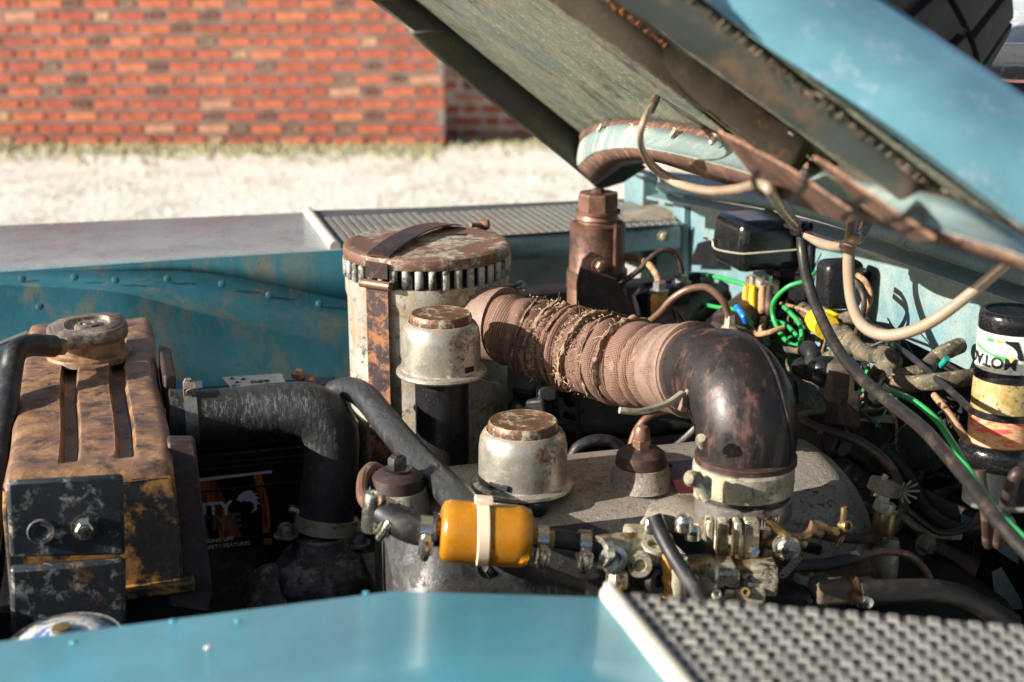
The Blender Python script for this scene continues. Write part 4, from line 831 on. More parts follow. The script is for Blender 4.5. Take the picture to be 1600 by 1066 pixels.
# rope wraps and frayed strands
def ring_at(t, a, q): 
    c_, d_, r_ = onpath(t); N = (ZA-d_*ZA.dot(d_)).normalized(); Bn = d_.cross(N); return c_+(N*math.cos(a)+Bn*math.sin(a))*r_*q
mb = MB()
for t0, dt in ((.545, -.03),):
    pts2 = [ring_at(t0+dt*math.sin(a*1.3+t0*9)*.6+.012*random.uniform(-1, 1), a, 1.02+.02*random.random()) for a in [i*.28 for i in range(-8, 10)]]
    tube(mb, pts2, .0011, 6, 4, rf=lambda L, a: 1+.25*math.sin(L*900+a))
mb.build('binding_cord', 'fray', ih)
for t0, sh, dt in ((.385, .012, .02), (.425, -.01, .028), (.525, .012, -.03), (.56, -.008, -.02), (.64, .006, .012), (.47, .008, .02), (.72, -.006, .01), (.33, .005, .008)):
    mb = MB(); vs = []; na = 90
    for i in range(na+1):
        a = -2.6+5.0*i/na; t = t0+dt*math.sin(a*1.2+t0*20)+.004*noise.noise(V((a*3, t0*50, 0)))
        e = max(0, noise.noise(V((a*5, t0*40, 2)))+.35)*.09+random.uniform(0, .03); vs += [ring_at(t, a, .97), ring_at(t+sh*.5, a, 1.02+e*.4), ring_at(t+sh*(1+e*4), a, 1.015+e)]
    mb.add(vs, [(3*i+j, 3*i+3+j, 3*i+4+j, 3*i+1+j) for i in range(na) for j in (0, 1)]); mb.build('torn_fabric_edge', 'frayed', ih, smooth=80, solid=.0006)
mb = MB()
for i in range(1500):
    z = random.random(); t = random.gauss(.50, .09) if z < .75 else random.uniform(.3, .75); a = random.uniform(-1.9, 2.1) if random.random() < .8 else random.uniform(-3, 3); t = min(max(t, .2), .95)
    if random.random() < .55: t = .40+.03*math.sin(a*1.3)+random.gauss(0, .006) if random.random() < .5 else .545-.03*math.sin(a*1.5)+random.gauss(0, .006)
    p0 = ring_at(t, a, 1.0); c_, d_, r_ = onpath(t); o_ = (p0-c_).normalized(); L_ = random.uniform(.001, .0045)*(2.6 if random.random() < .06 else 1); side = V([random.uniform(-1, 1) for _ in range(3)])
    p1 = p0+o_*L_*.3+side*L_*.5; p2 = p1+side*L_*.5+V([random.uniform(-1, 1) for _ in range(3)])*L_*.4-ZA*L_*.2
    tube(mb, [p0, p1, p2], [.0005, .0004, .0002], 3, 2, cap=False)
o = mb.build('frayed_threads', 'fray', ih); o['kind'] = 'stuff'
# spring-steel bar under the hose end
mb = MB(); pts2 = [P(968, 641, 1.16), P(1000, 643, 1.16), P(1040, 632, 1.17), P(1066, 615, 1.18)]; tube(mb, pts2, .0032, 8, 6); mb.build('clamp_tail', 'cream', ih)
mb = MB(); box(mb, P(1072, 626, 1.18), (.008, .006, .022), (1, 0, -.4)); mb.build('clamp_worm', 'cuff', ih, bevel=.001)

# ================================================================ ELBOW
el = empty('intake_elbow', tuple(P(1165, 720, 1.16)), 'shiny scorched black metal elbow above the carburettor', 'elbow')
ep = [(1076, 578, 1.262), (1112, 582, 1.225), (1140, 598, 1.19), (1158, 630, 1.165), (1166, 670, 1.15), (1166, 722, 1.145)]
pts_e = [P(*p) for p in ep]; re_ = [rp(a, p) for a, p in zip((60, 70, 79, 82, 80, 74), pts_e)]
mb = MB(); tube(mb, pts_e, re_, 48, 12); mb.build('elbow_body', 'elbow', el, smooth=80)
# raised seam over the outside of the bend
ce, tse = catmull(pts_e, 12); cr_e = []
for i, (p, t) in enumerate(zip(ce, tse)):
    d = (ce[min(i+1, len(ce)-1)]-ce[max(i-1, 0)]).normalized(); n_ = (CAM-p).normalized()*.55+V((1, .1, .9)).normalized()*.8; n_ = (n_-d*n_.dot(d)).normalized(); k = min(int(t), 4); r_ = re_[k]*(1-(t-k))+re_[k+1]*(t-k); cr_e.append(p+n_*r_*.995)
mb = MB(); tube(mb, cr_e[6:], .0022, 8, 1); mb.build('seam', 'elbow', el)
mb = MB(); d = (pts_e[1]-pts_e[0]).normalized(); lathe(mb, pts_e[0]+d*.006, [(re_[0]*1.0, 0), (re_[0]*1.13, .001), (re_[0]*1.15, .006), (re_[0]*1.0, .008)], 40, d); mb.build('mouth_rim', 'cuff', el)
cA = P(1165, 716, 1.145); R1 = rp(75, cA)
mb = MB(); lathe(mb, cA, [(R1*.98, -.004), (R1*1.06, -.002), (R1*1.06, .004), (R1*.98, .006)], 48); mb.build('lower_rim', 'brkt', el)

# ================================================================ CARBURETTOR
cb = empty('carburettor', tuple(P(1160, 930, 1.13)), 'oily zinc carburettor below the black elbow with brass screws', 'carburettor')
def ring_(name, py0, py1, rpx, m, y=1.14, px=1162, bulge=0.0):
    a = P(px, py0, y); b = P(px, py1, y); h = a.z-b.z; r_ = rp(rpx, a); mb = MB(); lathe(mb, V((a.x, y, b.z)), [(r_*.96, 0), (r_, h*.06), (r_+bulge, h*.5), (r_, h*.94), (r_*.96, h)], 48); return mb.build(name, m, cb)
ring_('upper_band', 722, 762, 79, 'cream', bulge=.0005)
ring_('rubber_sleeve', 761, 770, 73, 'rubber')
ring_('worm_band', 770, 800, 76, 'steel')
# threads of the worm band
for i in range(17):
    a = cam_a+R_(-28+i*3.6); c = P(1162, 788, 1.14); r_ = rp(76.5, c); u_ = V((math.cos(a), math.sin(a), 0)); t_ = V((-u_.y, u_.x, 0)); mb = MB(); box(mb, V((c.x, 1.14, c.z))+u_*r_, (.0014, .0016, .008), t_, ZA+t_*.25); mb.build('band_tooth', 'chrome', cb)
sx = P(1098, 762, 1.10); mb = MB(); box(mb, sx, (.014, .012, .02), XA, ZA); mb.build('clamp_housing', 'cream', cb, bevel=.002)
mb = MB(); tube(mb, [P(1084, 750, 1.09), P(1104, 780, 1.085)], .0045, 12, 1); mb.build('clamp_screw', 'zinc', cb)
mb = MB(); lathe(mb, P(1096, 688, 1.11), [(.004, -.01), (.0055, 0), (.0045, .004), (0, .005)], 12, (-.4, -.5, .8)); mb.build('band_pin', 'mud', cb)
mb = MB(); lathe(mb, P(1082, 748, 1.09), [(.007, -.008), (.0075, .003), (.005, .007), (0, .008)], 14, (-.7, -.5, .3)); mb.build('band_nut', 'mud', cb)
ring_('throat', 798, 816, 58, 'zinc', bulge=.001, px=1158)
def bxp(name, px, py, y, sz, m, X=(1, 0, 0), Z=(0, 0, 1), bev=.0015, par=None):
    mb = MB(); box(mb, P(px, py, y), sz, X, Z); return mb.build(name, m, par or cb, bevel=bev)
def cyp(name, px, py, y, r_, h, ax, m, par=None, seg=18, prof=None):
    mb = MB(); c = P(px, py, y); lathe(mb, c-V(ax).normalized()*h/2, prof or [(r_*.9, 0), (r_, h*.08), (r_, h*.86), (r_*.86, h), (r_*.5, h), (r_*.42, h*.8), (0, h*.8)], seg, ax); return mb.build(name, m, par or cb)
ring_('neck', 814, 915, 47, 'zinc', px=1150); ring_('lower_flange', 868, 880, 58, 'zinc', px=1150); ring_('base_flange', 900, 912, 64, 'zinc', px=1150)
vx = V((math.cos(-.27), math.sin(-.27), 0))      # square to the view
for px, w_, y0_, y1_, dy in ((1108, .0075, 808, 868, 0), (1128, .010, 812, 878, -.008), (1150, .007, 812, 890, -.013), (1172, .014, 810, 882, -.012), (1196, .009, 808, 868, -.003)):
    a_ = P(px, y0_, 1.105+dy); b_ = P(px, y1_, 1.105+dy); mb = MB(); box(mb, (a_+b_)/2, (w_, .016, (a_-b_).length), vx, ZA); mb.build('web', 'zinc', cb, bevel=.0022)
for px, py, y, sz in ((1118, 884, 1.082, (.034, .024, .012)), (1128, 900, 1.076, (.030, .022, .016)), (1178, 886, 1.080, (.040, .026, .012)), (1184, 900, 1.075, (.034, .024, .012)), (1188, 914, 1.072, (.028, .024, .014)), (1150, 926, 1.072, (.05, .024, .016))):
    mb = MB(); box(mb, P(px, py, y), sz, vx, ZA); mb.build('casting_step', 'zinc', cb, bevel=.003)
mb = MB(); slab(mb, [P(1036, 808, 1.10), P(1055, 812, 1.10), P(1118, 862, 1.09), P(1122, 884, 1.09), P(1085, 880, 1.09), P(1048, 845, 1.10)], (.2, 1, .3), .006); mb.build('choke_lever', 'sooty', cb, bevel=.0015)
bxp('float_chamber', 1082, 908, 1.085, (.044, .03, .044), 'zinc', vx, bev=.005); bxp('base_casting', 1150, 932, 1.10, (.13, .05, .026), 'sooty', vx, bev=.004)
cyp('vent_tube', 1058, 908, 1.065, .0095, .045, ZA, 'cream'); cyp('yellow_stub', 1043, 905, 1.066, .0065, .05, ZA, 'boot'); cyp('vent_tube', 1090, 924, 1.06, .004, .03, (-.3, 0, 1), 'cream')
for p, r_ in (((1069, 808), .0085), ((1083, 822), .0075), ((1016, 812), .006)):
    c_ = P(p[0], p[1], 1.085); mb = MB(); lathe(mb, c_-ZA*.012, [(r_, 0), (r_, .008), (r_*.95, .010), (r_*.6, .0135), (0, .0145)], 16); mb.build('screw', 'chrome', cb)
for p in ((1178, 862), (1125, 905), (1108, 930), (1195, 925)): cyp('screw', p[0], p[1], 1.075, .005, .008, (-.1, -1, .4), 'chrome', seg=6)
for p in ((1135, 922), (1158, 926)): cyp('bore', p[0], p[1], 1.068, .0065, .008, (0, -1, .1), 'bay', seg=16)
mb = MB(); lathe(mb, P(1232, 858, 1.07), [(.0105, -.02), (.0115, -.004), (.0115, .003), (.009, .006), (0, .0065)], 20, (-.1, -1, .25)); mb.build('screw_head', 'chrome', cb)
mb = MB(); tube(mb, [P(1200, 812, 1.09), P(1216, 826, 1.085), P(1232, 838, 1.08), P(1258, 838, 1.085), P(1275, 820, 1.09), P(1296, 828, 1.09)], .0042, 10, 4); mb.build('linkage_rod', 'brass', cb)
mb = MB()
for i in range(60): pass
tube(mb, [P(1222+28*t/40, 900-30*t/40, 1.075)+V((math.cos(t*1.1)*.0035, 0, math.sin(t*1.1)*.0035)) for t in range(40)], .0009, 5, 2); mb.build('return_spring', 'steel', cb)
# banjo and fuel inlet on the left
inl = [(905, 848, 1.09), (945, 852, 1.09), (985, 850, 1.095), (1030, 855, 1.10)]
mb = MB(); tube(mb, [P(935, 858, 1.085), P(985, 854, 1.09), P(1040, 862, 1.10)], .0125, 18, 3); mb.build('fuel_inlet', 'zinc', cb)
mb = MB(); lathe(mb, P(958, 874, 1.068), [(.0055, -.004), (.0055, .005), (.0085, .0055), (.0125, .004), (.0130, -.006), (.0130, -.02)], 24, (-.25, -1, .25)); mb.build('banjo_union', 'chrome', cb)
mb = MB(); lathe(mb, P(938, 862, 1.075), [(.009, -.004), (.009, .004), (.014, .0042), (.0142, -.004)], 24, (-1, -.5, .2)); mb.build('washer', 'chrome', cb)
cyp('hex_plug', 965, 900, 1.07, .011, .014, ZA, 'zinc', seg=6); cyp('orange_washer', 965, 912, 1.07, .010, .004, ZA, 'amber')
cyp('boss', 997, 880, 1.07, .012, .02, (-.2, -1, .2), 'zinc'); cyp('boss', 1020, 868, 1.08, .013, .026, (0, -.3, 1), 'cream'); cyp('boss', 1018, 905, 1.07, .012, .02, (.4, -1, .2), 'sooty')
bxp('body_lug', 1012, 838, 1.10, (.04, .03, .014), 'zinc', (1, 0, -.15), bev=.004); bxp('lug', 1002, 862, 1.085, (.03, .02, .016), 'zinc', (1, .1, -.1), bev=.003)
for (px, py, r_, h, ax, m) in [(1212, 846, .0065, .018, (.6, -.5, .5), 'brass'), (1246, 846, .006, .016, (1, -.2, -.5), 'brass'), (1272, 828, .007, .016, (1, 0, -.6), 'copper'), (1300, 830, .005, .012, (1, -.3, -.3), 'brass'), (1320, 822, .006, .010, (.3, -1, .3), 'brass'), (1318, 808, .003, .02, ZA, 'brass'), (1312, 846, .003, .014, (.5, 0, 1), 'brass'), (1215, 905, .003, .06, (.1, 0, 1), 'copper'), (1255, 918, .010, .03, (0, -.1, 1), 'cream'), (1283, 926, .007, .035, ZA, 'mud')]:
    cyp('linkage_stud', px, py, 1.09, r_, h, ax, m)
bxp('throttle_lever', 1250, 852, 1.10, (.045, .006, .010), 'sooty', (1, 0, -.35)); bxp('throttle_lever', 1210, 868, 1.09, (.028, .012, .012), 'mudbox', (1, 0, -.3)); bxp('linkage_block', 1300, 922, 1.07, (.04, .026, .020), 'mudbox', (1, 0, -.1), bev=.004)
cyp('hose_tail', 1345, 922, 1.07, .010, .03, (1, -.1, 0), 'chrome'); cyp('hose_collar', 1330, 921, 1.068, .0145, .008, (1, -.1, 0), 'brass')
mb = MB(); lathe(mb, P(1352, 940, 1.05), [(0, -.008), (.006, -.006), (.007, 0), (.005, .006), (0, .007)], 16, (0, -1, .2)); mb.build('ball_joint', 'chrome', cb)
for i in range(10):
    px, py = random.uniform(1000, 1215), random.uniform(905, 945); cyp('small_fitting', px, py, random.uniform(1.06, 1.08), random.uniform(.003, .006), random.uniform(.006, .014), (random.uniform(-.3, .3), random.uniform(-1, -.4), random.uniform(0, 1)), random.choice(['zinc', 'zinc', 'mudbox', 'brass', 'sooty']), seg=random.choice([6, 12]))
# throttle cable sheath in front
mb = MB(); tube(mb, [P(1022, 806, 1.06), P(1034, 836, 1.05), P(1056, 876, 1.03), P(1085, 920, 1.0), P(1115, 975, .96)], .0068, 12, 6); tag(mb.build('control_cable', 'rubber'), 'stubby black cable sheath slanting down in front of the carburettor', 'cable')

# ================================================================ ROCKER COVER
rk = empty('rocker_cover', (.4, 1.24, .79), 'long speckled silver-grey rocker cover across the middle of the bay', 'rocker cover')
zt = .895; xl = PZ(588, 760, zt).x; xr = PZ(1362, 720, zt).x
prof = [(1.345, .74), (1.345, .855), (1.338, .878), (1.32, .892), (1.29, .897), (1.25, .896), (1.215, .889), (1.185, .874), (1.163, .852), (1.150, .822), (1.142, .79), (1.136, .74)]
nx = 60; vs = []
yc, zc = 1.243, .80
bumps = []
for i in range(nx+1):
    x = xl+(xr-xl)*i/nx; e_ = min(x-xl, xr-x); s_ = 1.0 if e_ > .05 else math.sqrt(max(0, 1-((.05-e_)/.05)**2))*.45+.55
    dz = 0 if e_ > .05 else -.04*((.05-e_)/.05)**2
    for (y, z) in prof:
        yy = yc+(y-yc)*(s_ if s_ < 1 else 1); zz = z+(dz if z > .83 else 0); vs.append(V((x, yy, zz)))
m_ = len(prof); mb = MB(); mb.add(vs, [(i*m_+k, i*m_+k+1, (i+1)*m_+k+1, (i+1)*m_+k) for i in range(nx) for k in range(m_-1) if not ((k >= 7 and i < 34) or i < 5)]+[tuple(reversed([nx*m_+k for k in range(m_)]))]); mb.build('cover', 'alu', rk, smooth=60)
mb = MB(); mb.add(vs, [(i*m_+k, i*m_+k+1, (i+1)*m_+k+1, (i+1)*m_+k) for i in range(34) for k in range(0 if i < 5 else 7, m_-1)]+[tuple(range(m_))]); mb.build('cover_side', 'aludark', rk, smooth=60)  # front and left end darker than the cover: shade put into the colour
bx('gasket_flange', xl-.006, xr+.006, 1.13, 1.355, .782, .792, 'sooty', rk, .002)
# swelling in front of the elbow
for px, py, r_, zz in ((1060, 800, .055, .03), (1330, 800, .0, 0)):
    if r_: mb = MB(); lathe(mb, PZ(px, py, .87)-ZA*.03, [(r_*1.1, -.04), (r_, .01), (r_*.85, .03), (r_*.5, .041), (0, .045)], 32); mb.build('swelling', 'alu', rk, smooth=80)
def stud(px, py, big):
    c = PZ(px, py, zt-.001); mb = MB(); lathe(mb, c, [(.034, -.008), (.031, 0), (.029, .006), (.027, .013), (.024, .014)], 32); mb.build('boss', 'alu', rk, smooth=50)
    mb = MB(); lathe(mb, c+ZA*.013, [(.025, 0), (.026, .002), (.024, .012), (.019, .016), (.012, .018)], 32); mb.build('rubber_washer', 'brkt', rk)
    if big: mb = MB(); lathe(mb, c+ZA*.030, [(.0095, 0), (.0095, .009), (.0085, .01)], 6); lathe(mb, c+ZA*.040, [(.0082, 0), (.0082, .008), (.006, .013), (0, .0155)], 16); mb.build('dome_nut', 'copper', rk)
    else: mb = MB(); hexbolt(mb, c+ZA*.030, ZA, .009, .012); mb.build('nut', 'sooty', rk)
stud(1001, 745, True); stud(622, 782, False)
mb = MB(); slab(mb, [PZ(1035, 722, zt+.0015), PZ(1120, 718, zt+.0015), PZ(1120, 770, zt+.0015), PZ(1062, 772, zt+.0015)], ZA, .001); mb.build('maker_plate', 'maroon', rk, bevel=.0005)
mb = MB(); rivet(mb, PZ(1045, 727, zt+.003), ZA, .004); mb.build('rivet', 'bay', rk)
mb = MB(); hexbolt(mb, P(765, 884, 1.135), -YA, .008, .01); mb.build('bolt', 'sooty', rk)

# ================================================================ BREATHER CAPS
def breather(px, py, y, rbp, label, pillar, m='capr', slot=1.2):
    """py: middle of the brim; rbp: brim radius in px"""
    c = P(px, py, y); R0 = rp(rbp, c); t = empty('breather', tuple(c-ZA*.03), label, 'breather', 'domed breathers on the engine')
    mb = MB(); s_ = R0; lathe(mb, c, [(s_*.80, .0), (s_*.96, -.001), (s_*1.0, .0012), (s_*.99, .004), (s_*.93, .005), (s_*.875, .006), (s_*.865, .012), (s_*.86, .040), (s_*.83, .050), (s_*.77, .0555), (s_*.71, .0575), (s_*.675, .0565)], 56, rf=lambda a, h: 1+.004*noise.noise(V((math.cos(a)*3, math.sin(a)*3, h*40)))); mb.build('shell', m, t, smooth=50)
    mb = MB(); lathe(mb, c, [(s_*.675, .056), (s_*.685, .061), (s_*.67, .0645), (s_*.64, .0665), (s_*.58, .0655), (s_*.3, .0665), (0, .067)], 48); mb.build('crown', 'capbrown', t, smooth=50)
    a = slot; u_ = V((math.cos(a), math.sin(a), 0)); t_ = V((-u_.y, u_.x, 0)); mb = MB(); box(mb, c+u_*s_*.872+ZA*.012, (.022 if pillar == 2 else .012, .003, .006), t_, ZA); mb.build('slot', 'bay', t, bevel=.001)
    return t, c, R0
ca = lambda px_off: cam_a
t1, c1_, R1_ = breather(690, 582, 1.43, 71, 'domed breather with rust-browned crown on the tall black tube by the air cleaner', 1, slot=cam_a+.75)
t2, c2_, R2_ = breather(817, 757, 1.245, 80, 'domed breather standing on the rocker cover, rusty crown, wider brim than the other', 2, slot=cam_a-.62)
mb = MB(); lathe(mb, c1_-ZA*.28, [(rp(42, c1_), 0), (rp(42, c1_), .278)], 32)
tag(mb.build('filler_tube', 'black'), 'upright black oil filler tube under the rust-browned cap', 'tube')
mb = MB(); lathe(mb, c2_-ZA*.022, [(R2_*.72, -.01), (R2_*.6, .004), (R2_*.5, .02)], 32); mb.build('neck', 'alu', t2)
mb = MB(); lathe(mb, P(838, 790, 1.205), [(.010, -.01), (.010, .008), (.006, .010)], 14, (0, -1, .2)); mb.build('neck_screw', 'sooty', t2)

# ================================================================ FUEL FILTER
ff = empty('fuel_filter', tuple(P(756, 880, 1.09)), 'cylindrical orange plastic inline fuel filter with ivory strap', 'fuel filter')
fa_, fb_ = P(688, 828, 1.10), P(829, 840, 1.085); fd = (fb_-fa_).normalized(); fl = (fb_-fa_).length; fr_ = rp(49, fa_)
mb = MB(); lathe(mb, fa_, [(.0, 0), (fr_*.8, 0), (fr_*.93, .002), (fr_*.985, .006), (fr_, .012), (fr_, fl-.014), (fr_*.985, fl-.008), (fr_*.9, fl-.002), (fr_*.7, fl), (0, fl)], 48, fd); mb.build('canister', 'amber', ff, smooth=45)
mb = MB(); lathe(mb, fa_, [(.0, .004), (fr_*.85, .004), (fr_*.85, fl-.01), (0, fl-.01)], 32, fd); mb.build('filter_element', 'fuel', ff)
bc = fa_.lerp(fb_, .46); mb = MB(); lathe(mb, bc-fd*.0055, [(fr_*1.01, 0), (fr_*1.055, .001), (fr_*1.055, .010), (fr_*1.01, .011)], 48, fd+V((0, 0, .08))); mb.build('strap', 'banding', ff)
mb = MB(); box(mb, bc+ZA*(fr_+.004)+fd*.002, (.016, .012, .005), fd, ZA); mb.build('strap_buckle', 'banding', ff, bevel=.001)
mb = MB(); tube(mb, [fa_-fd*.012, fa_], .008, 16, 1); mb.build('nozzle', 'amber', ff); mb = MB(); tube(mb, [fb_, fb_+fd*.02], .008, 16, 1); mb.build('nozzle', 'amber', ff)
mb = MB(); hp = [(596, 800, 1.13), (615, 812, 1.12), (640, 826, 1.11), (668, 832, 1.105), (688, 831, 1.10)]; tube(mb, [P(*p) for p in hp], .0125, 18, 6); fh = tag(mb.build('fuel_hose', 'rubber'), 'short black fuel hose into the left end of the orange filter', 'hose')
mb = MB(); tube(mb, [fb_+fd*.004, P(880, 843, 1.085), P(935, 855, 1.085)], .0085, 16, 3); fh2 = tag(mb.build('fuel_hose', 'rubber'), 'short black fuel hose between the orange filter and the carburettor', 'hose')
def spring_clip(px, py, y, ax, r_, par, m='chrome'):
    c = P(px, py, y); A, u_, v_ = frame(ax); mb = MB(); lathe(mb, c-A*.005, [(r_, 0), (r_+.0012, 0), (r_+.0012, .010), (r_, .010)], 28, A); o = mb.build('hose_clip', m, par)
    s_ = MB(); d = (CAM-c).normalized()*.3+ZA*-.2; d = (d-A*d.dot(A)).normalized(); tg = A.cross(d); q_ = c-ZA*(r_+.004)*.2+d*(r_+.003); box(s_, q_, (.013, .012, .006), tg, d); lathe(s_, q_-tg*.011+d*.002, [(.0035, 0), (.0042, .003), (.0042, .019), (.0035, .022)], 10, tg); s_.build('clip_screw', m, o); return o
spring_clip(665, 831, 1.105, fd, .0128, fh); spring_clip(600, 802, 1.13, (1, 0, -.5), .0128, fh); spring_clip(846, 845, 1.085, fd, .0125, fh2); spring_clip(912, 852, 1.085, fd, .0125, fh2)
cyp('pipe_union', 582, 800, 1.13, .009, .035, (0.1, 0, 1), 'chrome', par=fh)
# little bent pipe left of rocker cover
mb = MB(); tube(mb, [P(600, 738, 1.30), P(582, 730, 1.28), P(568, 745, 1.25), P(566, 775, 1.22), P(578, 795, 1.18)], .0055, 10, 6); tag(mb.build('bent_pipe', 'copper'), 'small bent brownish pipe left of the rocker cover', 'pipe')
# ================================================================ RUSTY RESERVOIR BOTTLE AND BRACKET
rb = empty('reservoir', tuple(P(930, 560, 1.74)), 'coppery rusted cylindrical reservoir with big hexagonal cap behind the intake hose', 'reservoir')
bt = P(934, 348, 1.74); Rb = rp(44, bt)
mb = MB(); lathe(mb, bt-ZA*.14, [(Rb*1.06, -.06), (Rb*1.06, .075), (Rb*1.0, .078), (Rb*.99, .136), (Rb*1.0, .1385), (Rb*.94, .1405), (Rb*.8, .141)], 40, rf=lambda a, h: 1+.012*noise.noise(V((a*1.5, h*30, 4)))); mb.build('body', 'bottle', rb, smooth=50)
mb = MB(); lathe(mb, bt, [(Rb*.70, 0), (Rb*.70, .004), (Rb*.76, .006), (Rb*.72, .009), (Rb*.70, .014)], 32); mb.build('neck', 'copper', rb)
mb = MB(); c = bt+ZA*.013; lathe(mb, c, [(Rb*.80, 0), (Rb*.80, .004)], 32); lathe(mb, c+ZA*.004, [(Rb*.74, 0), (Rb*.74, .020), (Rb*.70, .023), (Rb*.3, .0235), (Rb*.2, .028), (0, .0285)], 8); mb.build('hex_cap', 'bottle', rb, smooth=20)
mb = MB(); tube(mb, [P(962, 350, 1.70), P(960, 440, 1.70)], .0025, 6, 1); mb.build('seam', 'bottle', rb)
mb = MB(); lathe(mb, bt-ZA*.085, [(Rb*1.09, 0), (Rb*1.09, .022)], 40); mb.build('clamp_strap', 'bottle', rb)
mb = MB(); slab(mb, [P(908, 405, 1.69), P(922, 392, 1.69), P(942, 402, 1.69), P(952, 420, 1.69), P(1012, 520, 1.66), P(1010, 560, 1.66), P(900, 560, 1.66), P(900, 440, 1.69)], (0, -1, .1), .003); mb.build('bracket', 'brkt', rb, bevel=.001)
mb = MB(); hexbolt(mb, P(937, 415, 1.684), -YA, .0075, .008); mb.build('bolt', 'copper', rb)
mb = MB(); lathe(mb, P(950, 442, 1.683), [(.0035, 0), (.0035, .0006), (0, .0006)], 12, -YA); mb.build('bolt_hole', 'bay', rb)

# ================================================================ MASTER CYLINDERS, UNIONS, PIPES
mc = empty('master_cylinder', tuple(P(1090, 560, 1.62)), 'dark brown brake master cylinder with two pipe unions right of the rusty reservoir', 'cylinder')
mb = MB(); tube(mb, [P(1010, 535, 1.60), P(1075, 495, 1.68), P(1120, 466, 1.76)], .022, 24, 2); mb.build('barrel', 'dkpipe', mc)
mb = MB(); tube(mb, [P(1052, 507, 1.65), P(1056, 505, 1.655)], .0235, 24, 1); mb.build('barrel_band', 'brkt', mc)
mb = MB(); box(mb, P(1045, 470, 1.68), (.05, .03, .04), (1, .2, 0)); mb.build('mount', 'sooty', mc, bevel=.004)
for (px, py, y, tall) in ((1031, 452, 1.67, .032), (1065, 440, 1.70, .022)):
    mb = MB(); c = P(px, py, y); lathe(mb, c-ZA*tall, [(.011, 0), (.012, tall*.6), (.009, tall)], 16); mb.build('union_body', 'boot' if tall > .03 else 'copper', mc)
    mb = MB(); lathe(mb, c, [(.014, -.004), (.014, 0), (.0095, .001), (.0095, .009), (.007, .011)], 6); mb.build('union_nut', 'steel', mc)
cm = empty('clutch_cylinder', tuple(P(1150, 550, 1.58)), 'brown clutch cylinder lying beside the yellow connectors', 'cylinder')
mb = MB(); tube(mb, [P(1085, 560, 1.52), P(1150, 500, 1.62), P(1200, 462, 1.70)], .025, 24, 2); mb.build('barrel', 'dkpipe', cm)
mb = MB(); box(mb, P(1130, 525, 1.48), (.06, .03, .02), (1, .3, -.1)); mb.build('top_plate', 'mudbox', cm, bevel=.003)
mb = MB(); c = P(1140, 508, 1.47); lathe(mb, c, [(.008, -.012), (.011, -.010), (.011, -.003), (.007, 0), (.006, .012)], 6); mb.build('union_nut', 'cream', cm)
def pipe(name, pts, r, m, label, cat='pipe', seg=10, sub=8, grp=None, rf=None):
    mb = MB(); tube(mb, pts, r, seg, sub, rf=rf); return tag(mb.build(name, m, smooth=70), label, cat, grp)
pipe('brake_pipe', [P(968, 402, 1.74), P(990, 403, 1.73), P(1012, 412, 1.70), P(1026, 430, 1.68), P(1030, 450, 1.67)], .0046, 'tan', 'tan pipe from behind the reservoir to the left pipe union')
pipe('brake_pipe', [P(965, 445, 1.70), P(995, 425, 1.70), P(1020, 400, 1.70), P(1040, 390, 1.70), P(1056, 398, 1.70), P(1064, 420, 1.70), P(1066, 440, 1.70)], .0038, 'dkpipe', 'dark pipe arching over to the right pipe union')
pipe('brake_pipe', [P(1000, 515, 1.5), P(1030, 490, 1.50), P(1050, 468, 1.5), P(1075, 453, 1.49), P(1105, 450, 1.48), P(1128, 468, 1.47), P(1137, 488, 1.47), P(1140, 508, 1.47)], .0045, 'copper', 'reddish copper pipe arching above the right end of the intake hose')
for i, pl in enumerate([[(1052, 480), (1058, 500), (1060, 520)], [(1060, 485), (1075, 505), (1090, 515)]]):
    pipe('small_pipe', [P(a, b, 1.5) for a, b in pl], .0032, 'dkpipe', ['short upright brown pipe stub in front of the dark master cylinder', 'short slanting brown pipe stub in front of the dark master cylinder'][i])
# ================================================================ VOLTAGE REGULATOR
E0 = B(1156, 392, .094)
vr = empty('voltage_regulator', tuple(E0-ZA*.035), 'large dusty black rounded control box with wire clip on the blue bulkhead', 'control box')
def rbox(name, c, size, m, par, bev, segs=4, taper=0):
    mb = MB(); box(mb, c, size)
    for v in mb.v:
        if v.z > c.z: v.x = c.x+(v.x-c.x)*(1-taper); v.y = c.y+(v.y-c.y)*(1-taper)
    o = mb.build(name, m, par, smooth=80); md = o.modifiers.new('bevel', 'BEVEL'); md.width = bev; md.segments = segs; md.limit_method = 'NONE'; return o
rbox('cover', E0+V((.045, .048, .002)), (.090, .096, .067), 'blackgl', vr, .013, taper=.05)
mb = MB(); box(mb, B(1252, 420, .006), (.006, .05, .11)); mb.build('back_plate', 'black', vr, bevel=.002)
mb = MB(); slab(mb, [B(1090, 380, .02), B(1118, 372, .02), B(1124, 416, .02), B(1076, 414, .02)], XA, .003); mb.build('side_bracket', 'black', vr)
mb = MB(); tube(mb, [B(1104, 374, .085), B(1100, 372, .097), B(1113, 376, .097), B(1118, 389, .097), B(1153, 396, .094), B(1175, 396, .086), B(1262, 389, .02)], .0013, 8, 5); mb.build('wire_clip', 'cream', vr)
mb = MB(); lathe(mb, B(1217, 430, .012), [(.006, 0), (.006, .004), (0, .005)], 14, (-1, -.5, 0)); mb.build('screw', 'copper', vr)
mb = MB(); slab(mb, [B(1196, 420, .012), B(1262, 425, .012), B(1256, 470, .012), B(1196, 470, .012)], XA, .002); mb.build('foot', 'black', vr)
mb = MB(); box(mb, B(1192, 446, .04), (.03, .04, .022)); mb.build('terminal_block', 'cream', vr, bevel=.002)
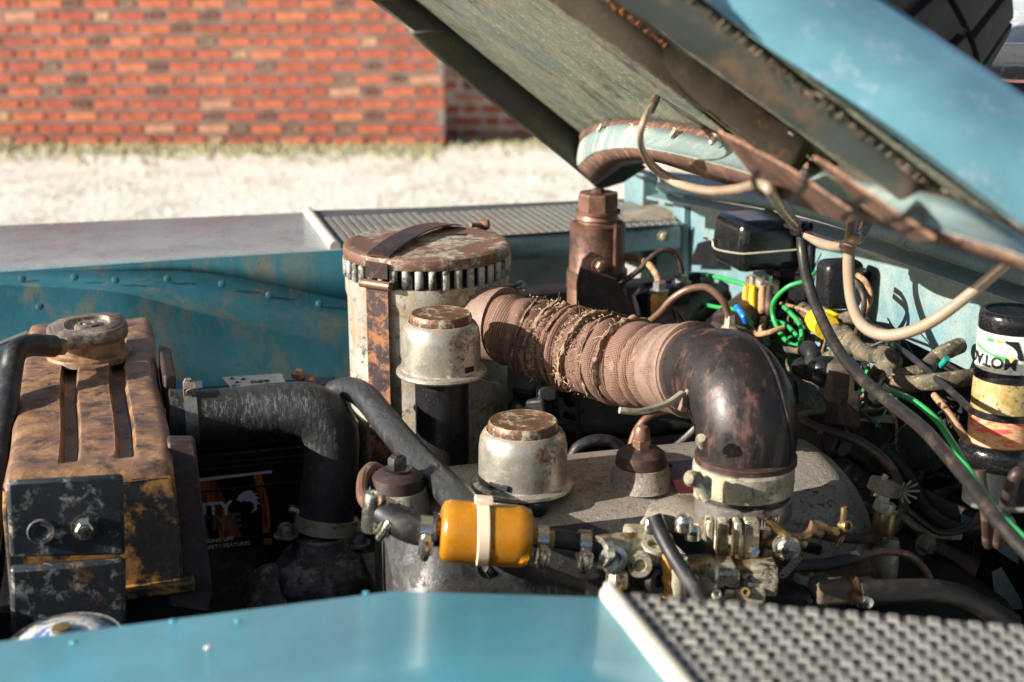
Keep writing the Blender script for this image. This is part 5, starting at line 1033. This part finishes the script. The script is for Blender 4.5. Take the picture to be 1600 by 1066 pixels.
for i, (px, m) in enumerate([(1167, 'boot'), (1177, 'boot'), (1192, 'tan'), (1203, 'dkpipe')]):
    mb = MB(); x0 = .085-.006*i; tube(mb, [B(px, 446, x0), B(px-1, 458+i*2, x0), B(px-1, 478+i*3, x0), B(px, 484+i*3, x0)], [.0042, .0052, .0055, .0035], 12, 3); mb.build('spade_boot', 'yellow' if i == 1 else m, vr)
    mb = MB(); box(mb, B(px+1, 440, x0), (.004, .001, .014)); mb.build('spade_blade', 'chrome', vr)
rg = empty('relay', tuple(B(1312, 480, .04)), 'smaller dusty black square relay box on the bulkhead right of the large one', 'relay')
rbox('cover', B(1311, 443, .045), (.05, .036, .058), 'black', rg, .010)
mb = MB(); slab(mb, [B(1335, 408, .0), B(1362, 425, .0), B(1358, 445, .0), B(1335, 440, .0)], (-1, 0, 0), .03); mb.build('side_bracket', 'black', rg, bevel=.001)
# green, tan and black wires at the regulator
G = 'green insulated wires around the control boxes'
def wires(name, pts, r, m, label, cat='wire', grp=None, sub=8): return pipe(name, [B(*p) for p in pts], r, m, label, cat, 8, sub, grp)
wires('green_wire', [(1073, 428, .10), (1105, 430, .10), (1140, 438, .09), (1168, 446, .08)], .0032, 'green', 'bright green wire running from the pipe union to the yellow connectors')
wires('green_wire', [(1090, 432, .10), (1086, 455, .11), (1092, 472, .12), (1120, 480, .12), (1155, 485, .12), (1168, 498, .11), (1175, 506, .10)], .0028, 'green', 'green wire dipping to the blue crimp connectors')
wires('green_wire', [(1275, 425, .03), (1262, 438, .05), (1232, 448, .07), (1210, 470, .08), (1208, 495, .08), (1222, 525, .08), (1240, 540, .08), (1252, 532, .08), (1250, 508, .07), (1236, 490, .06), (1225, 480, .05)], .0030, 'green', 'long green wire looping down below the regulator')
wires('green_wire', [(1195, 502, .06), (1225, 506, .06), (1250, 530, .07), (1262, 548, .07)], .0028, 'green', 'green wire crossing behind the green loop')
wires('green_wire', [(1340, 600, .05), (1352, 582, .06), (1362, 588, .06), (1350, 610, .05)], .003, 'green', 'small green and yellow wire loop beside the dark cable')
wires('green_wire', [(1390, 610, .14), (1425, 625, .15), (1462, 655, .16), (1490, 695, .17), (1520, 745, .18), (1560, 800, .18), (1610, 850, .18)], .0030, 'green', 'long dark green wire running down beside the thick black cable')
wires('teal_wire', [(1455, 590, .04), (1470, 572, .05), (1480, 560, .05)], .0035, 'teal', 'short teal wire end between the muddy looms')
wires('teal_wire', [(1300, 480, .02), (1318, 488, .03), (1335, 480, .03)], .003, 'teal', 'teal wire curling under the small relay')
for i, (a, b) in enumerate((((1151, 480), (1162, 494)), ((1158, 488), (1166, 502)))):
    mb = MB(); tube(mb, [B(*a, .12), B((a[0]+b[0])/2, (a[1]+b[1])/2, .12), B(*b, .115)], [.0045, .0038, .0045], 12, 3); tag(mb.build('crimp_connector', 'blue'), ['upper blue crimp connector on the green wire', 'lower blue crimp connector on the green wire'][i], 'connector')
wires('cloth_wire', [(1193, 496, .085), (1190, 515, .09), (1186, 530, .09)], .004, 'tan', 'tan cloth wire hanging below the tan connector')
wires('cloth_wire', [(1172, 510, .09), (1182, 522, .10), (1200, 520, .10), (1225, 512, .08)], .0035, 'tan', 'tan cloth wire crossing under the yellow connectors')
wires('cloth_wire', [(1340, 430, .05), (1352, 440, .05), (1360, 460, .05), (1356, 480, .05), (1345, 500, .05), (1340, 525, .05), (1342, 550, .05)], .0034, 'tan', 'tan cloth wire curving down beside the relay')
wires('cloth_wire', [(1333, 438, .055), (1346, 455, .06), (1350, 480, .06), (1338, 520, .06)], .0034, 'dkpipe', 'brown cloth wire curving down beside the relay, inner of the pair')
wires('cloth_wire', [(1460, 618, .1), (1478, 640, .12), (1495, 665, .14), (1512, 690, .15)], .0035, 'tan', 'tan woven wire running down to the canister base')
wires('rusty_wire', [(1210, 480, .06), (1200, 500, .06), (1196, 520, .06)], .0025, 'copper', 'thin reddish wire behind the yellow connectors')
BW = ['thin black wire from under the regulator to the left plug cap', 'long thin black wire slanting behind the solenoid housing', 'short black wire behind the yellow taped loom', 'thin black wire running down between relay and solenoid', 'short black wire under the amber spade boots']
for i, pts2 in enumerate([[(1228, 470, .02), (1270, 500, .02), (1310, 560, .02)], [(1212, 500, .03), (1250, 560, .04), (1300, 640, .05)], [(1240, 480, .02), (1262, 520, .03), (1275, 560, .03)], [(1300, 500, .02), (1316, 540, .02), (1330, 600, .03)], [(1170, 498, .09), (1175, 515, .09), (1165, 530, .09)]]):
    wires('black_wire', pts2, .0024, 'rubber', BW[i], grp='thin black wires below the regulator')
# ================================================================ MUDDY LOOMS
lm = empty('wiring_loom', tuple(B(1400, 640, .06)), 'thick mud-caked cloth-wrapped wiring loom branching along the lower bulkhead', 'wiring loom')
nz = lambda L, a: 1+.10*noise.noise(V((L*90, math.cos(a)*1.4, math.sin(a)*1.4)))+.05*noise.noise(V((L*300, math.cos(a)*3, math.sin(a)*3)))
for pts2, r_ in [([(1225, 500, .02), (1262, 498, .03), (1300, 494, .04), (1345, 500, .04), (1360, 520, .04)], .009),
                 ([(1255, 486, .03), (1285, 505, .05), (1318, 530, .06), (1340, 548, .06), (1368, 552, .06)], .013),
                 ([(1330, 545, .06), (1320, 520, .05), (1345, 548, .07), (1382, 560, .07)], .011),
                 ([(1368, 625, .07), (1372, 590, .08), (1392, 568, .08), (1380, 555, .06)], .015),
                 ([(1378, 590, .08), (1405, 588, .09), (1440, 580, .07), (1462, 560, .05), (1480, 548, .04), (1500, 540, .02)], .0105),
                 ([(1380, 598, .10), (1420, 600, .10), (1470, 596, .09), (1512, 590, .06), (1560, 586, .01)], .0105),
                 ([(1160, 548, .06), (1205, 545, .06), (1250, 548, .06), (1285, 560, .07)], .006), ([(1278, 563, .07), (1310, 552, .08), (1345, 545, .06)], .0075),
                 ([(1210, 520, .03), (1214, 545, .03), (1216, 575, .03)], .009)]:
    mb = MB(); tube(mb, [B(*p) for p in pts2], r_*.82, 16, 10, rf=nz); mb.build('conduit', 'loom', lm, smooth=80)
mb = MB(); tube(mb, [B(1276, 500, .06), B(1292, 512, .066)], .0150, 16, 2); mb.build('yellow_tape', 'yellow', lm)
mb = MB(); tube(mb, [B(1296, 496, .05), B(1306, 506, .05)], .012, 16, 2); mb.build('yellow_tape', 'yellow', lm)
# ================================================================ LITTLE HOUSING WITH PLUG CAPS
hs = empty('solenoid', tuple(B(1310, 680, .14)), 'square muddy brown solenoid housing with two black plug caps', 'solenoid')
hc = B(1312, 592, .14)
mb = MB(); box(mb, hc, (.036, .04, .042), (1, -.25, 0)); mb.build('housing', 'mudbox', hs, bevel=.006)
mb = MB(); box(mb, B(1332, 600, .14), (.003, .045, .045), (1, -.2, 0)); mb.build('end_plate', 'mud', hs, bevel=.001)
mb = MB(); hexbolt(mb, B(1338, 598, .15), (1, -1, 0), .006, .006); mb.build('bolt', 'sooty', hs)
mb = MB(); slab(mb, [B(1295, 620, .12), B(1344, 612, .12), B(1343, 668, .12), B(1292, 660, .12)], (-1, 0, 0), .003); mb.build('mount_bracket', 'maroon', hs).active_material = M['dkpipe']
for (px, py, r_) in ((1282, 580, .0155), (1262, 578, .0115), (1253, 574, .0105)):
    mb = MB(); lathe(mb, B(px, py, .16), [(r_, -.012), (r_*1.05, .0), (r_*.85, .007), (r_*.4, .012), (0, .0125)], 20, (-1, -.4, .15)); mb.build('plug_cap', 'black', hs)
mb = MB(); tube(mb, [B(1270, 565, .16), B(1270, 552, .16), B(1262, 545, .15)], .009, 14, 4); mb.build('elbow_boot', 'rubber', hs)
# ================================================================ CANISTER AT THE RIGHT
cx = P(1583, 500, 1.10); can = empty('fluid_canister', tuple(P(1568, 740, 1.10)), 'printed fluid tin with black lid, upside-down lettering and amber band at the right edge', 'tin')
Rc = rp(52, cx)
def zpx(py): return P(1575, py, 1.10).z
def cyl(name, p0, p1, q0, q1, m, prof=None):
    z0, z1 = zpx(p1), zpx(p0); mb = MB(); c = V((cx.x, 1.10, z0)); h = z1-z0; lathe(mb, c, prof(h) if prof else [(Rc*q1, 0), (Rc*q0, h)], 56); return mb.build(name, m, can, smooth=50)
cyl('lid', 485, 514, 1, 1, 'blackgl', lambda h: [(Rc*.98, 0), (Rc*1.0, .002), (Rc*1.0, h*.7), (Rc*.97, h*.93), (Rc*.9, h), (Rc*.8, h), (Rc*.78, h-.0015), (0, h-.002)])
cyl('printed_wrap', 514, 572, .985, .99, 'cwhite'); cyl('black_band', 572, 588, .99, 1.0, 'black'); cyl('amber_band', 588, 634, 1.0, 1.0, 'cfluid'); cyl('dark_ring', 634, 645, 1.01, 1.02, 'black'); cyl('warning_wrap', 645, 685, 1.02, 1.02, 'cred')
cyl('base_ring', 685, 704, 1, 1, 'blackgl', lambda h: [(Rc*1.05, -.012), (Rc*1.25, -.004), (Rc*1.25, h*.5), (Rc*1.15, h*.9), (Rc*1.03, h)])
cyl('lower_body', 706, 780, 1.0, 1.0, 'bay')
# lettering wrapped round the tin, upside down
def wrap(mb0, name, m, px0, z0, r_, par, lab=None):
    """mb0 is flat in x (to the right) and z (up); bend it round the tin, starting at the angle seen at px0"""
    a0 = min((R_(i/2) for i in range(0, 720)), key=lambda a: abs(pj_(V((cx.x+math.cos(a)*r_, 1.10+math.sin(a)*r_, z0)))[0]-px0)+(0 if math.cos(a-cam_a2) > 0 else 9999))
    mb = MB(); vs = [V((cx.x+math.cos(a0+v.x/r_)*(r_+v.y), 1.10+math.sin(a0+v.x/r_)*(r_+v.y), z0+v.z)) for v in mb0.v]; mb.add(vs, mb0.f); return mb.build(name, m, par, smooth=0)
cam_a2 = math.atan2(-1.10, -cx.x)
t0 = text('MOTAQUIP', .0150, (0, 0, 0), (-1, 0, 0), (0, 0, -1), None, '', None, .0003, 'LEFT', .0005)
# flat text: x right to left and upside down; y is depth (outwards)
for v in t0.v: v.y = .0006 if v.y > 0 else .0002
wrap(t0, 'lettering', 'inkd', 1590, zpx(548), Rc*.992, can)
def patch(name, poly, m, px0, z0):
    mb = MB(); n_ = 10
    (x0, z0a), (x1, z0b), (x2, z1b), (x3, z1a) = poly; vs = []
    for i in range(n_+1):
        t = i/n_; vs += [V((x0+(x1-x0)*t, .0004, z0a+(z0b-z0a)*t)), V((x3+(x2-x3)*t, .0004, z1a+(z1b-z1a)*t))]
    mb.add(vs, [(2*i, 2*i+2, 2*i+3, 2*i+1) for i in range(n_)]); return wrap(mb, name, m, px0, z0, Rc*.992, can)
u0 = zpx(521)
patch('green_bar', [(0, 0), (.008, 0), (.024, -.018), (.014, -.018)], 'cgreen', 1541, u0)
patch('yellow_bar', [(.010, 0), (.016, 0), (.032, -.018), (.0255, -.018)], 'cyellow', 1541, u0)
patch('black_bar', [(.018, 0), (.031, 0), (.038, -.018), (.0335, -.018)], 'inkd', 1541, u0)
patch('lime_stripe', [(-.014, -.0105), (.021, -.0195), (.021, -.0175), (-.014, -.008)], 'cgreen', 1541, u0)
# below the canister
wires('rusty_pipe', [(1600, 738, .15), (1588, 742, .16), (1578, 765, .16), (1568, 800, .15), (1560, 850, .12)], .0055, 'dkpipe', 'wet rusty brown pipe elbow under the canister'); wires('rusty_pipe', [(1530, 735, .13), (1532, 760, .13), (1542, 800, .13), (1545, 850, .1)], .006, 'dkpipe', 'dark rusty pipe under the left side of the canister')
wires('silver_cable', [(1385, 532, .05), (1420, 555, .07), (1455, 585, .09), (1490, 615, .12), (1518, 642, .14)], .0032, 'rubber', 'thin shiny black cable slanting down to the canister'); wires('thin_cable', [(1520, 790, .2), (1560, 797, .2), (1620, 796, .2)], .002, 'steel', 'thin bare cable crossing under the canister at the right edge')
# ================================================================ T-PIECE, DARK CABLE AND WASHER HOSES
tp = pipe('dark_cable', [B(1252, 362, .15), B(1254, 395, .15), B(1262, 440, .155), B(1282, 495, .16), B(1312, 550, .17), B(1350, 595, .18), B(1395, 632, .19), B(1440, 668, .20), B(1480, 712, .21), B(1520, 760, .22), B(1560, 815, .23), B(1620, 880, .23)], .0060, 'dkpipe', 'long brown-black hose falling from the tee piece across the bulkhead', 'hose', 14)
tp.data.materials[0] = M['hosebk']
tj = empty('tee_piece', tuple(B(1252, 356, .15)), 'round black tee piece joining the washer hoses', 'connector')
mb = MB(); lathe(mb, B(1252, 362, .15), [(.006, -.004), (.0115, -.003), (.0125, .002), (.0125, .007), (.010, .011), (.006, .0125), (.0, .0125)], 24); mb.build('cap', 'blackgl', tj)
mb = MB(); tube(mb, [B(1243, 350, .15), B(1262, 366, .15)], .006, 12, 1); mb.build('spigot', 'black', tj)
for p, q in (((1370, 598), (1378, 610)),):
    mb = MB(); lathe(mb, B(1373, 614, .186), [(.0098, -.003), (.0105, -.003), (.0105, .003), (.0098, .003)], 20, (.6, 0, -.5)); tube(mb, [B(1376, 602, .195), B(1379, 592, .20)], .002, 6, 1); tag(mb.build('cable_tie', 'black'), 'black cable tie round the brown-black hose beside the muddy loom', 'cable tie')
wa = [K(1022, 160, .012), K(1010, 180, .04), K(1001, 208, .055), K(1004, 235, .058), K(1022, 262, .056), K(1058, 286, .054), K(1105, 298, .053), K(1150, 296, .053), K(1188, 288, .055), K(1206, 302, .058), K(1222, 330, .07), K(1243, 352, .10)]
wa[-1] = B(1246, 352, .15); wa[-2] = wa[-3]*.45+wa[-1]*.55; wa[-2] = CAM+ray(1224, 330)*((wa[-2]-CAM).dot(fw))
mb = MB(); tube(mb, wa, [rp(r_, p) for r_, p in zip((4, 5, 5.5, 5.5, 7, 7.5, 7.5, 8, 8.5, 9, 9, 8), wa)], 14, 10)
tag(mb.build('washer_hose', 'plhose', smooth=80), 'yellowed translucent washer hose hanging from the bonnet to the tee piece', 'hose')
mb = MB(); tube(mb, [K(1024, 155, .004), K(1016, 175, .03)], [.0045, .0035], 10, 1); tag(mb.build('hose_nozzle', 'rustflange'), 'small pinkish nozzle where the washer hose meets the bonnet', 'nozzle')
wb = [B(1260, 366, .15), B(1285, 381, .15), B(1312, 385, .16), B(1338, 374, .18), P(1354, 350, 1.33), P(1350, 330, 1.29), P(1338, 330, 1.25), P(1328, 380, 1.20), P(1326, 430, 1.17), P(1333, 480, 1.14), P(1352, 512, 1.11), P(1392, 524, 1.08), P(1450, 506, 1.05), P(1525, 452, 1.02), P(1600, 386, .99), P(1690, 300, .96)]
mb = MB(); tube(mb, wb, [rp(r_, p) for r_, p in zip((8, 8, 8.5, 9, 9, 9.5, 10, 9.5, 9, 9, 9.5, 9.5, 9.5, 9.5, 9.5, 10), wb)], 14, 10)
tag(mb.build('washer_hose', 'plhose', smooth=80), 'yellowed translucent washer hose in a big loop to the right edge', 'hose')
# cable ties hanging the hose
for lab, pl, y in (('black cable tie hanging under the end of the left rusty rib', [(1254, 268), (1260, 275), (1258, 290), (1244, 305), (1236, 318)], 1.42), ('black cable tie curling round the washer hose under the left gusset', [(1186, 266), (1178, 278), (1182, 294), (1192, 306)], 1.42), ('long black cable tie slung under the end of the right rusty rib', [(1348, 342), (1380, 348), (1412, 340), (1438, 324), (1446, 332), (1440, 344)], 1.27), ('black cable tie end hooked over the top of the looped washer hose', [(1340, 345), (1334, 330), (1338, 318), (1350, 312)], 1.25)):
    pts2 = [K(a, b, .070) for a, b in pl]; c_, ts = catmull(pts2, 6); mb = MB(); pr = []
    for i, p in enumerate(c_):
        d = (c_[min(i+1, len(c_)-1)]-c_[max(i-1, 0)]).normalized(); sdv = V((.5, -.75, -.2)); sdv = (sdv-d*sdv.dot(d)).normalized(); pr.append((p, sdv, d.cross(sdv)))
    ribbon(mb, pr, .0021, .001); tag(mb.build('cable_tie', 'black'), lab, 'cable tie')
# ================================================================ LOWER RIGHT CLUTTER
def pw(name, pts2, y, r, m, label, cat='pipe', seg=12, rf=None): return pipe(name, [P(a, b, y if not isinstance(y, list) else y[i]) for i, (a, b) in enumerate(pts2)], r, m, label, cat, seg, 8, None, rf)
pw('heater_hose', [(1395, 640), (1330, 648), (1280, 646), (1252, 652), (1275, 668), (1330, 685), (1375, 712), (1402, 748), (1412, 790), (1398, 825), (1365, 840), (1310, 840), (1285, 835)], [1.4, 1.38, 1.36, 1.32, 1.30, 1.28, 1.25, 1.22, 1.2, 1.17, 1.14, 1.12, 1.11], .0052, 'dkpipe', 'brown hose looping round the right end of the rocker cover', 'hose')
pw('black_hose', [(1320, 700), (1350, 720), (1380, 750), (1420, 795), (1455, 820)], 1.32, .010, 'rubber', 'short thick black hose behind the right end of the rocker cover', 'hose')
pw('black_hose', [(1250, 640), (1290, 655), (1330, 672)], 1.42, .010, 'rubber', 'black hose disappearing behind the elbow', 'hose')
pw('bottom_hose', [(1340, 928), (1400, 925), (1460, 925), (1520, 940), (1580, 975)], 1.06, .012, 'hosebk', 'thick brown-black hose along the bottom right above the tread plate', 'hose', 16)
pw('copper_pipe', [(1225, 880), (1280, 880), (1330, 872), (1380, 862), (1420, 868), (1445, 890), (1457, 915)], 1.10, .0038, 'copper', 'thin copper pipe curving over the bottom right')
pw('black_rod', [(1238, 885), (1290, 882), (1340, 870)], 1.08, .006, 'rubber', 'black sleeved control rod right of the carburettor', 'rod')
pw('rusty_rail', [(1230, 900), (1300, 893), (1360, 884)], 1.12, .009, 'rustflange', 'crusty rusted rail below the control rod', 'rail')
pw('copper_pipe', [(1046, 640), (1015, 650), (995, 672), (985, 700), (982, 715)], [1.36]*5, .0042, 'copper', 'bright copper pipe bending down behind the dome nut')
pw('oil_pipe', [(1105, 645), (1080, 675), (1052, 700), (1035, 716)], 1.36, .0042, 'steel', 'thin dark rod slanting behind the rocker cover', 'rod')
pw('ignition_lead', [(893, 716), (905, 698), (930, 688), (955, 690), (975, 706), (985, 718)], 1.38, .0065, 'rubber', 'black ignition lead arching behind the rocker cover', 'lead')
pw('exhaust_pipe', [(840, 668), (920, 674), (1000, 672), (1100, 660)], 1.52, .010, 'sooty', 'dark oily pipe in the shade under the intake hose', 'pipe', 16)
pw('dip_pipe', [(903, 610), (903, 640), (905, 700)], 1.45, .003, 'sooty', 'thin dark upright rod in the shade under the intake hose', 'rod')
pw('dark_cable', [(1380, 700), (1420, 745), (1450, 800), (1500, 830), (1545, 820), (1570, 790), (1560, 770)], [1.3, 1.28, 1.25, 1.2, 1.18, 1.18, 1.2], .009, 'rubber', 'thick black cable sagging in the lower right corner', 'cable')
pw('cracked_lead', [(1405, 800), (1430, 822), (1465, 835), (1500, 838)], 1.16, .0042, 'mud', 'cracked mud-stained lead in the lower right', 'lead')
pw('dark_cable', [(1415, 795), (1440, 815), (1470, 832), (1510, 825), (1532, 800), (1535, 770)], 1.15, .0035, 'rubber', 'thin black cable curving up to the canister base', 'cable')
dz = empty('distributor', tuple(P(955, 735, 1.42)), 'round black distributor cap low behind the rocker cover', 'distributor')
mb = MB(); lathe(mb, P(955, 730, 1.42), [(.034, -.04), (.034, 0), (.03, .010), (.018, .014), (0, .015)], 28); mb.build('cap', 'black', dz)
mb = MB(); lathe(mb, P(895, 728, 1.38), [(.008, -.03), (.009, 0), (.007, .010), (.0, .012)], 14); mb.build('terminal', 'black', dz)
sc = empty('thermo_sender', tuple(P(1385, 930, 1.14)), 'upright yellowed brass fitting with muddy nut at the right end of the rocker cover', 'fitting')
def cys(name, py0, py1, rpx, m, seg=20):
    a, b = P(1385, py0, 1.15), P(1378, py1, 1.15); r_ = rp(rpx, a); mb = MB(); lathe(mb, b, [(r_*.95, 0), (r_, .001), (r_, (a-b).length-.001), (r_*.95, (a-b).length)], seg, a-b); return mb.build(name, m, sc)
cys('crown', 752, 770, 26, 'mud', 9); cys('stem', 768, 786, 9, 'paper'); cys('collar', 784, 800, 17, 'cream'); cys('barrel', 798, 838, 18, 'brass'); cys('hex_collar', 836, 852, 25, 'mud', 6); cys('body', 850, 935, 21, 'brass').active_material = M['cream']
cys('pin', 742, 752, 5, 'cream')
mb = MB()
for i in range(9): a = i*.7; p = P(1408, 768, 1.14); tube(mb, [p, p+V((math.cos(a)*.012+.006, -.004, math.sin(a)*.012))], .0012, 4, 1)
mb.build('frayed_wire', 'mud', sc)
lk = empty('steering_lever', tuple(P(1480, 930, 1.2)), 'grey-brown curved steel lever arm in the lower right corner', 'lever')
mb = MB(); slab(mb, [P(1440, 838, 1.2), P(1470, 845, 1.2), P(1500, 862, 1.2), P(1535, 875, 1.2), P(1520, 920, 1.2), P(1528, 970, 1.2), P(1505, 965, 1.2), P(1508, 915, 1.2), P(1490, 880, 1.2), P(1462, 866, 1.2), P(1436, 862, 1.2)], YA, .01); mb.build('arm', 'dkpipe', lk, bevel=.003)
mb = MB(); hexbolt(mb, P(1445, 850, 1.195), -YA, .008, .01); mb.build('bolt', 'mud', lk)
hg = empty('pedal_bracket', tuple(P(1455, 760, 1.36)), 'black looped pedal bracket in the shade left of the canister', 'bracket')
for (px, py) in ((1432, 690), (1450, 705)):
    mb = MB(); lathe(mb, P(px, py, 1.36), [(.020, -.003), (.024, -.003), (.024, .003), (.020, .003)], 24, (-.3, -1, .2)); mb.build('ring', 'black', hg)
mb = MB(); slab(mb, [P(1428, 700, 1.37), P(1480, 700, 1.37), P(1490, 770, 1.37), P(1450, 765, 1.37)], YA, .01); mb.build('arm', 'black', hg, bevel=.003)
mb = MB(); tube(mb, [P(1420, 770, 1.30), P(1470, 795, 1.26), P(1510, 815, 1.22)], .013, 14, 3, rf=nz); mb.build('link', 'dkpipe', hg)
for i, (x, y_) in enumerate(((1435, 765), (1442, 775), (1428, 758))):
    mb = MB(); tube(mb, [P(x, y_, 1.28), P(x+6, y_+14, 1.28), P(x+12, y_+26, 1.28)], .0022, 6, 2); mb.build('frayed_strap', 'mud', hg)
# small pale plates standing in for sunlit patches on the dark footwell
mb = MB()
fw2 = empty('footwell_sun_patches', tuple(P(1560, 930, 1.15)), 'pale green-blue plates standing in for sunlit patches of the footwell at the lower right edge', 'panel')
for nm, pl in (('panel', [(1502, 804), (1525, 812), (1528, 828), (1503, 836)]), ('panel', [(1548, 838), (1590, 862), (1592, 882), (1560, 862)]), ('panel', [(1550, 895), (1565, 887), (1594, 935), (1598, 952), (1558, 952)])):
    mb = MB(); slab(mb, [P(a, b, 1.2) for a, b in pl], (.3, 1, 0), .002); mb.build(nm, 'bulk', fw2)
random.seed(21)
for i in range(60):
    px, py = random.uniform(1250, 1600), random.uniform(650, 900); y = random.uniform(1.28, 1.5); a = random.uniform(0, 3.1); L_ = random.uniform(30, 90)
    pl = [(px-math.cos(a)*L_, py-math.sin(a)*L_*.6), (px+random.uniform(-15, 15), py+random.uniform(-15, 15)), (px+math.cos(a)*L_, py+math.sin(a)*L_*.6)]
    if min(p[1] for p in pl) < 640: continue
    mb = MB(); tube(mb, [P(u, v_, y) for u, v_ in pl], random.uniform(.0015, .0048), 8, 6, rf=nz); mb.build('stray_lead', random.choice(['rubber', 'dkpipe', 'sooty', 'brkt', 'rubber', 'loom']), lm)
for i in range(52):
    x0, y0 = random.uniform(1170, 1400), random.uniform(470, 620); dx, dy = random.uniform(-50, 60), random.uniform(15, 110); o0, o1 = random.uniform(.01, .06), random.uniform(.01, .09); bw = random.uniform(-35, 35)
    y1 = min(y0+dy, 690); mb = MB(); tube(mb, [B(x0, y0, o0), B(x0+dx*.3+bw, y0+(y1-y0)*.33, (o0+o1)/2+.01), B(x0+dx*.7+bw, y0+(y1-y0)*.66, (o0+o1)/2+.01), B(x0+dx, y1, o1)], random.uniform(.0009, .0022), 6, 6); mb.build('lead', random.choice(['rubber', 'rubber', 'tan', 'loom', 'hosebk', 'sooty', 'copper', 'green']) if i % 9 else 'green', lm)
for i in range(16):
    px, py = random.uniform(800, 900), random.uniform(595, 660); mb = MB(); box(mb, P(px, py, random.uniform(1.5, 1.6)), [random.uniform(.01, .04) for _ in range(3)], (random.uniform(-1, 1), random.uniform(-1, 1), .3)); mb.build('lug', 'sooty', eb, bevel=.004)
for i in range(10):
    px, py = random.uniform(1010, 1100), random.uniform(455, 545); mb = MB(); box(mb, P(px, py, random.uniform(1.72, 1.8)), [random.uniform(.01, .05) for _ in range(3)], (random.uniform(-1, 1), random.uniform(-1, 1), .3)); mb.build('lug', 'sooty', mc, bevel=.003)
for o in bpy.data.objects:
    if '_o' in o: del o['_o']
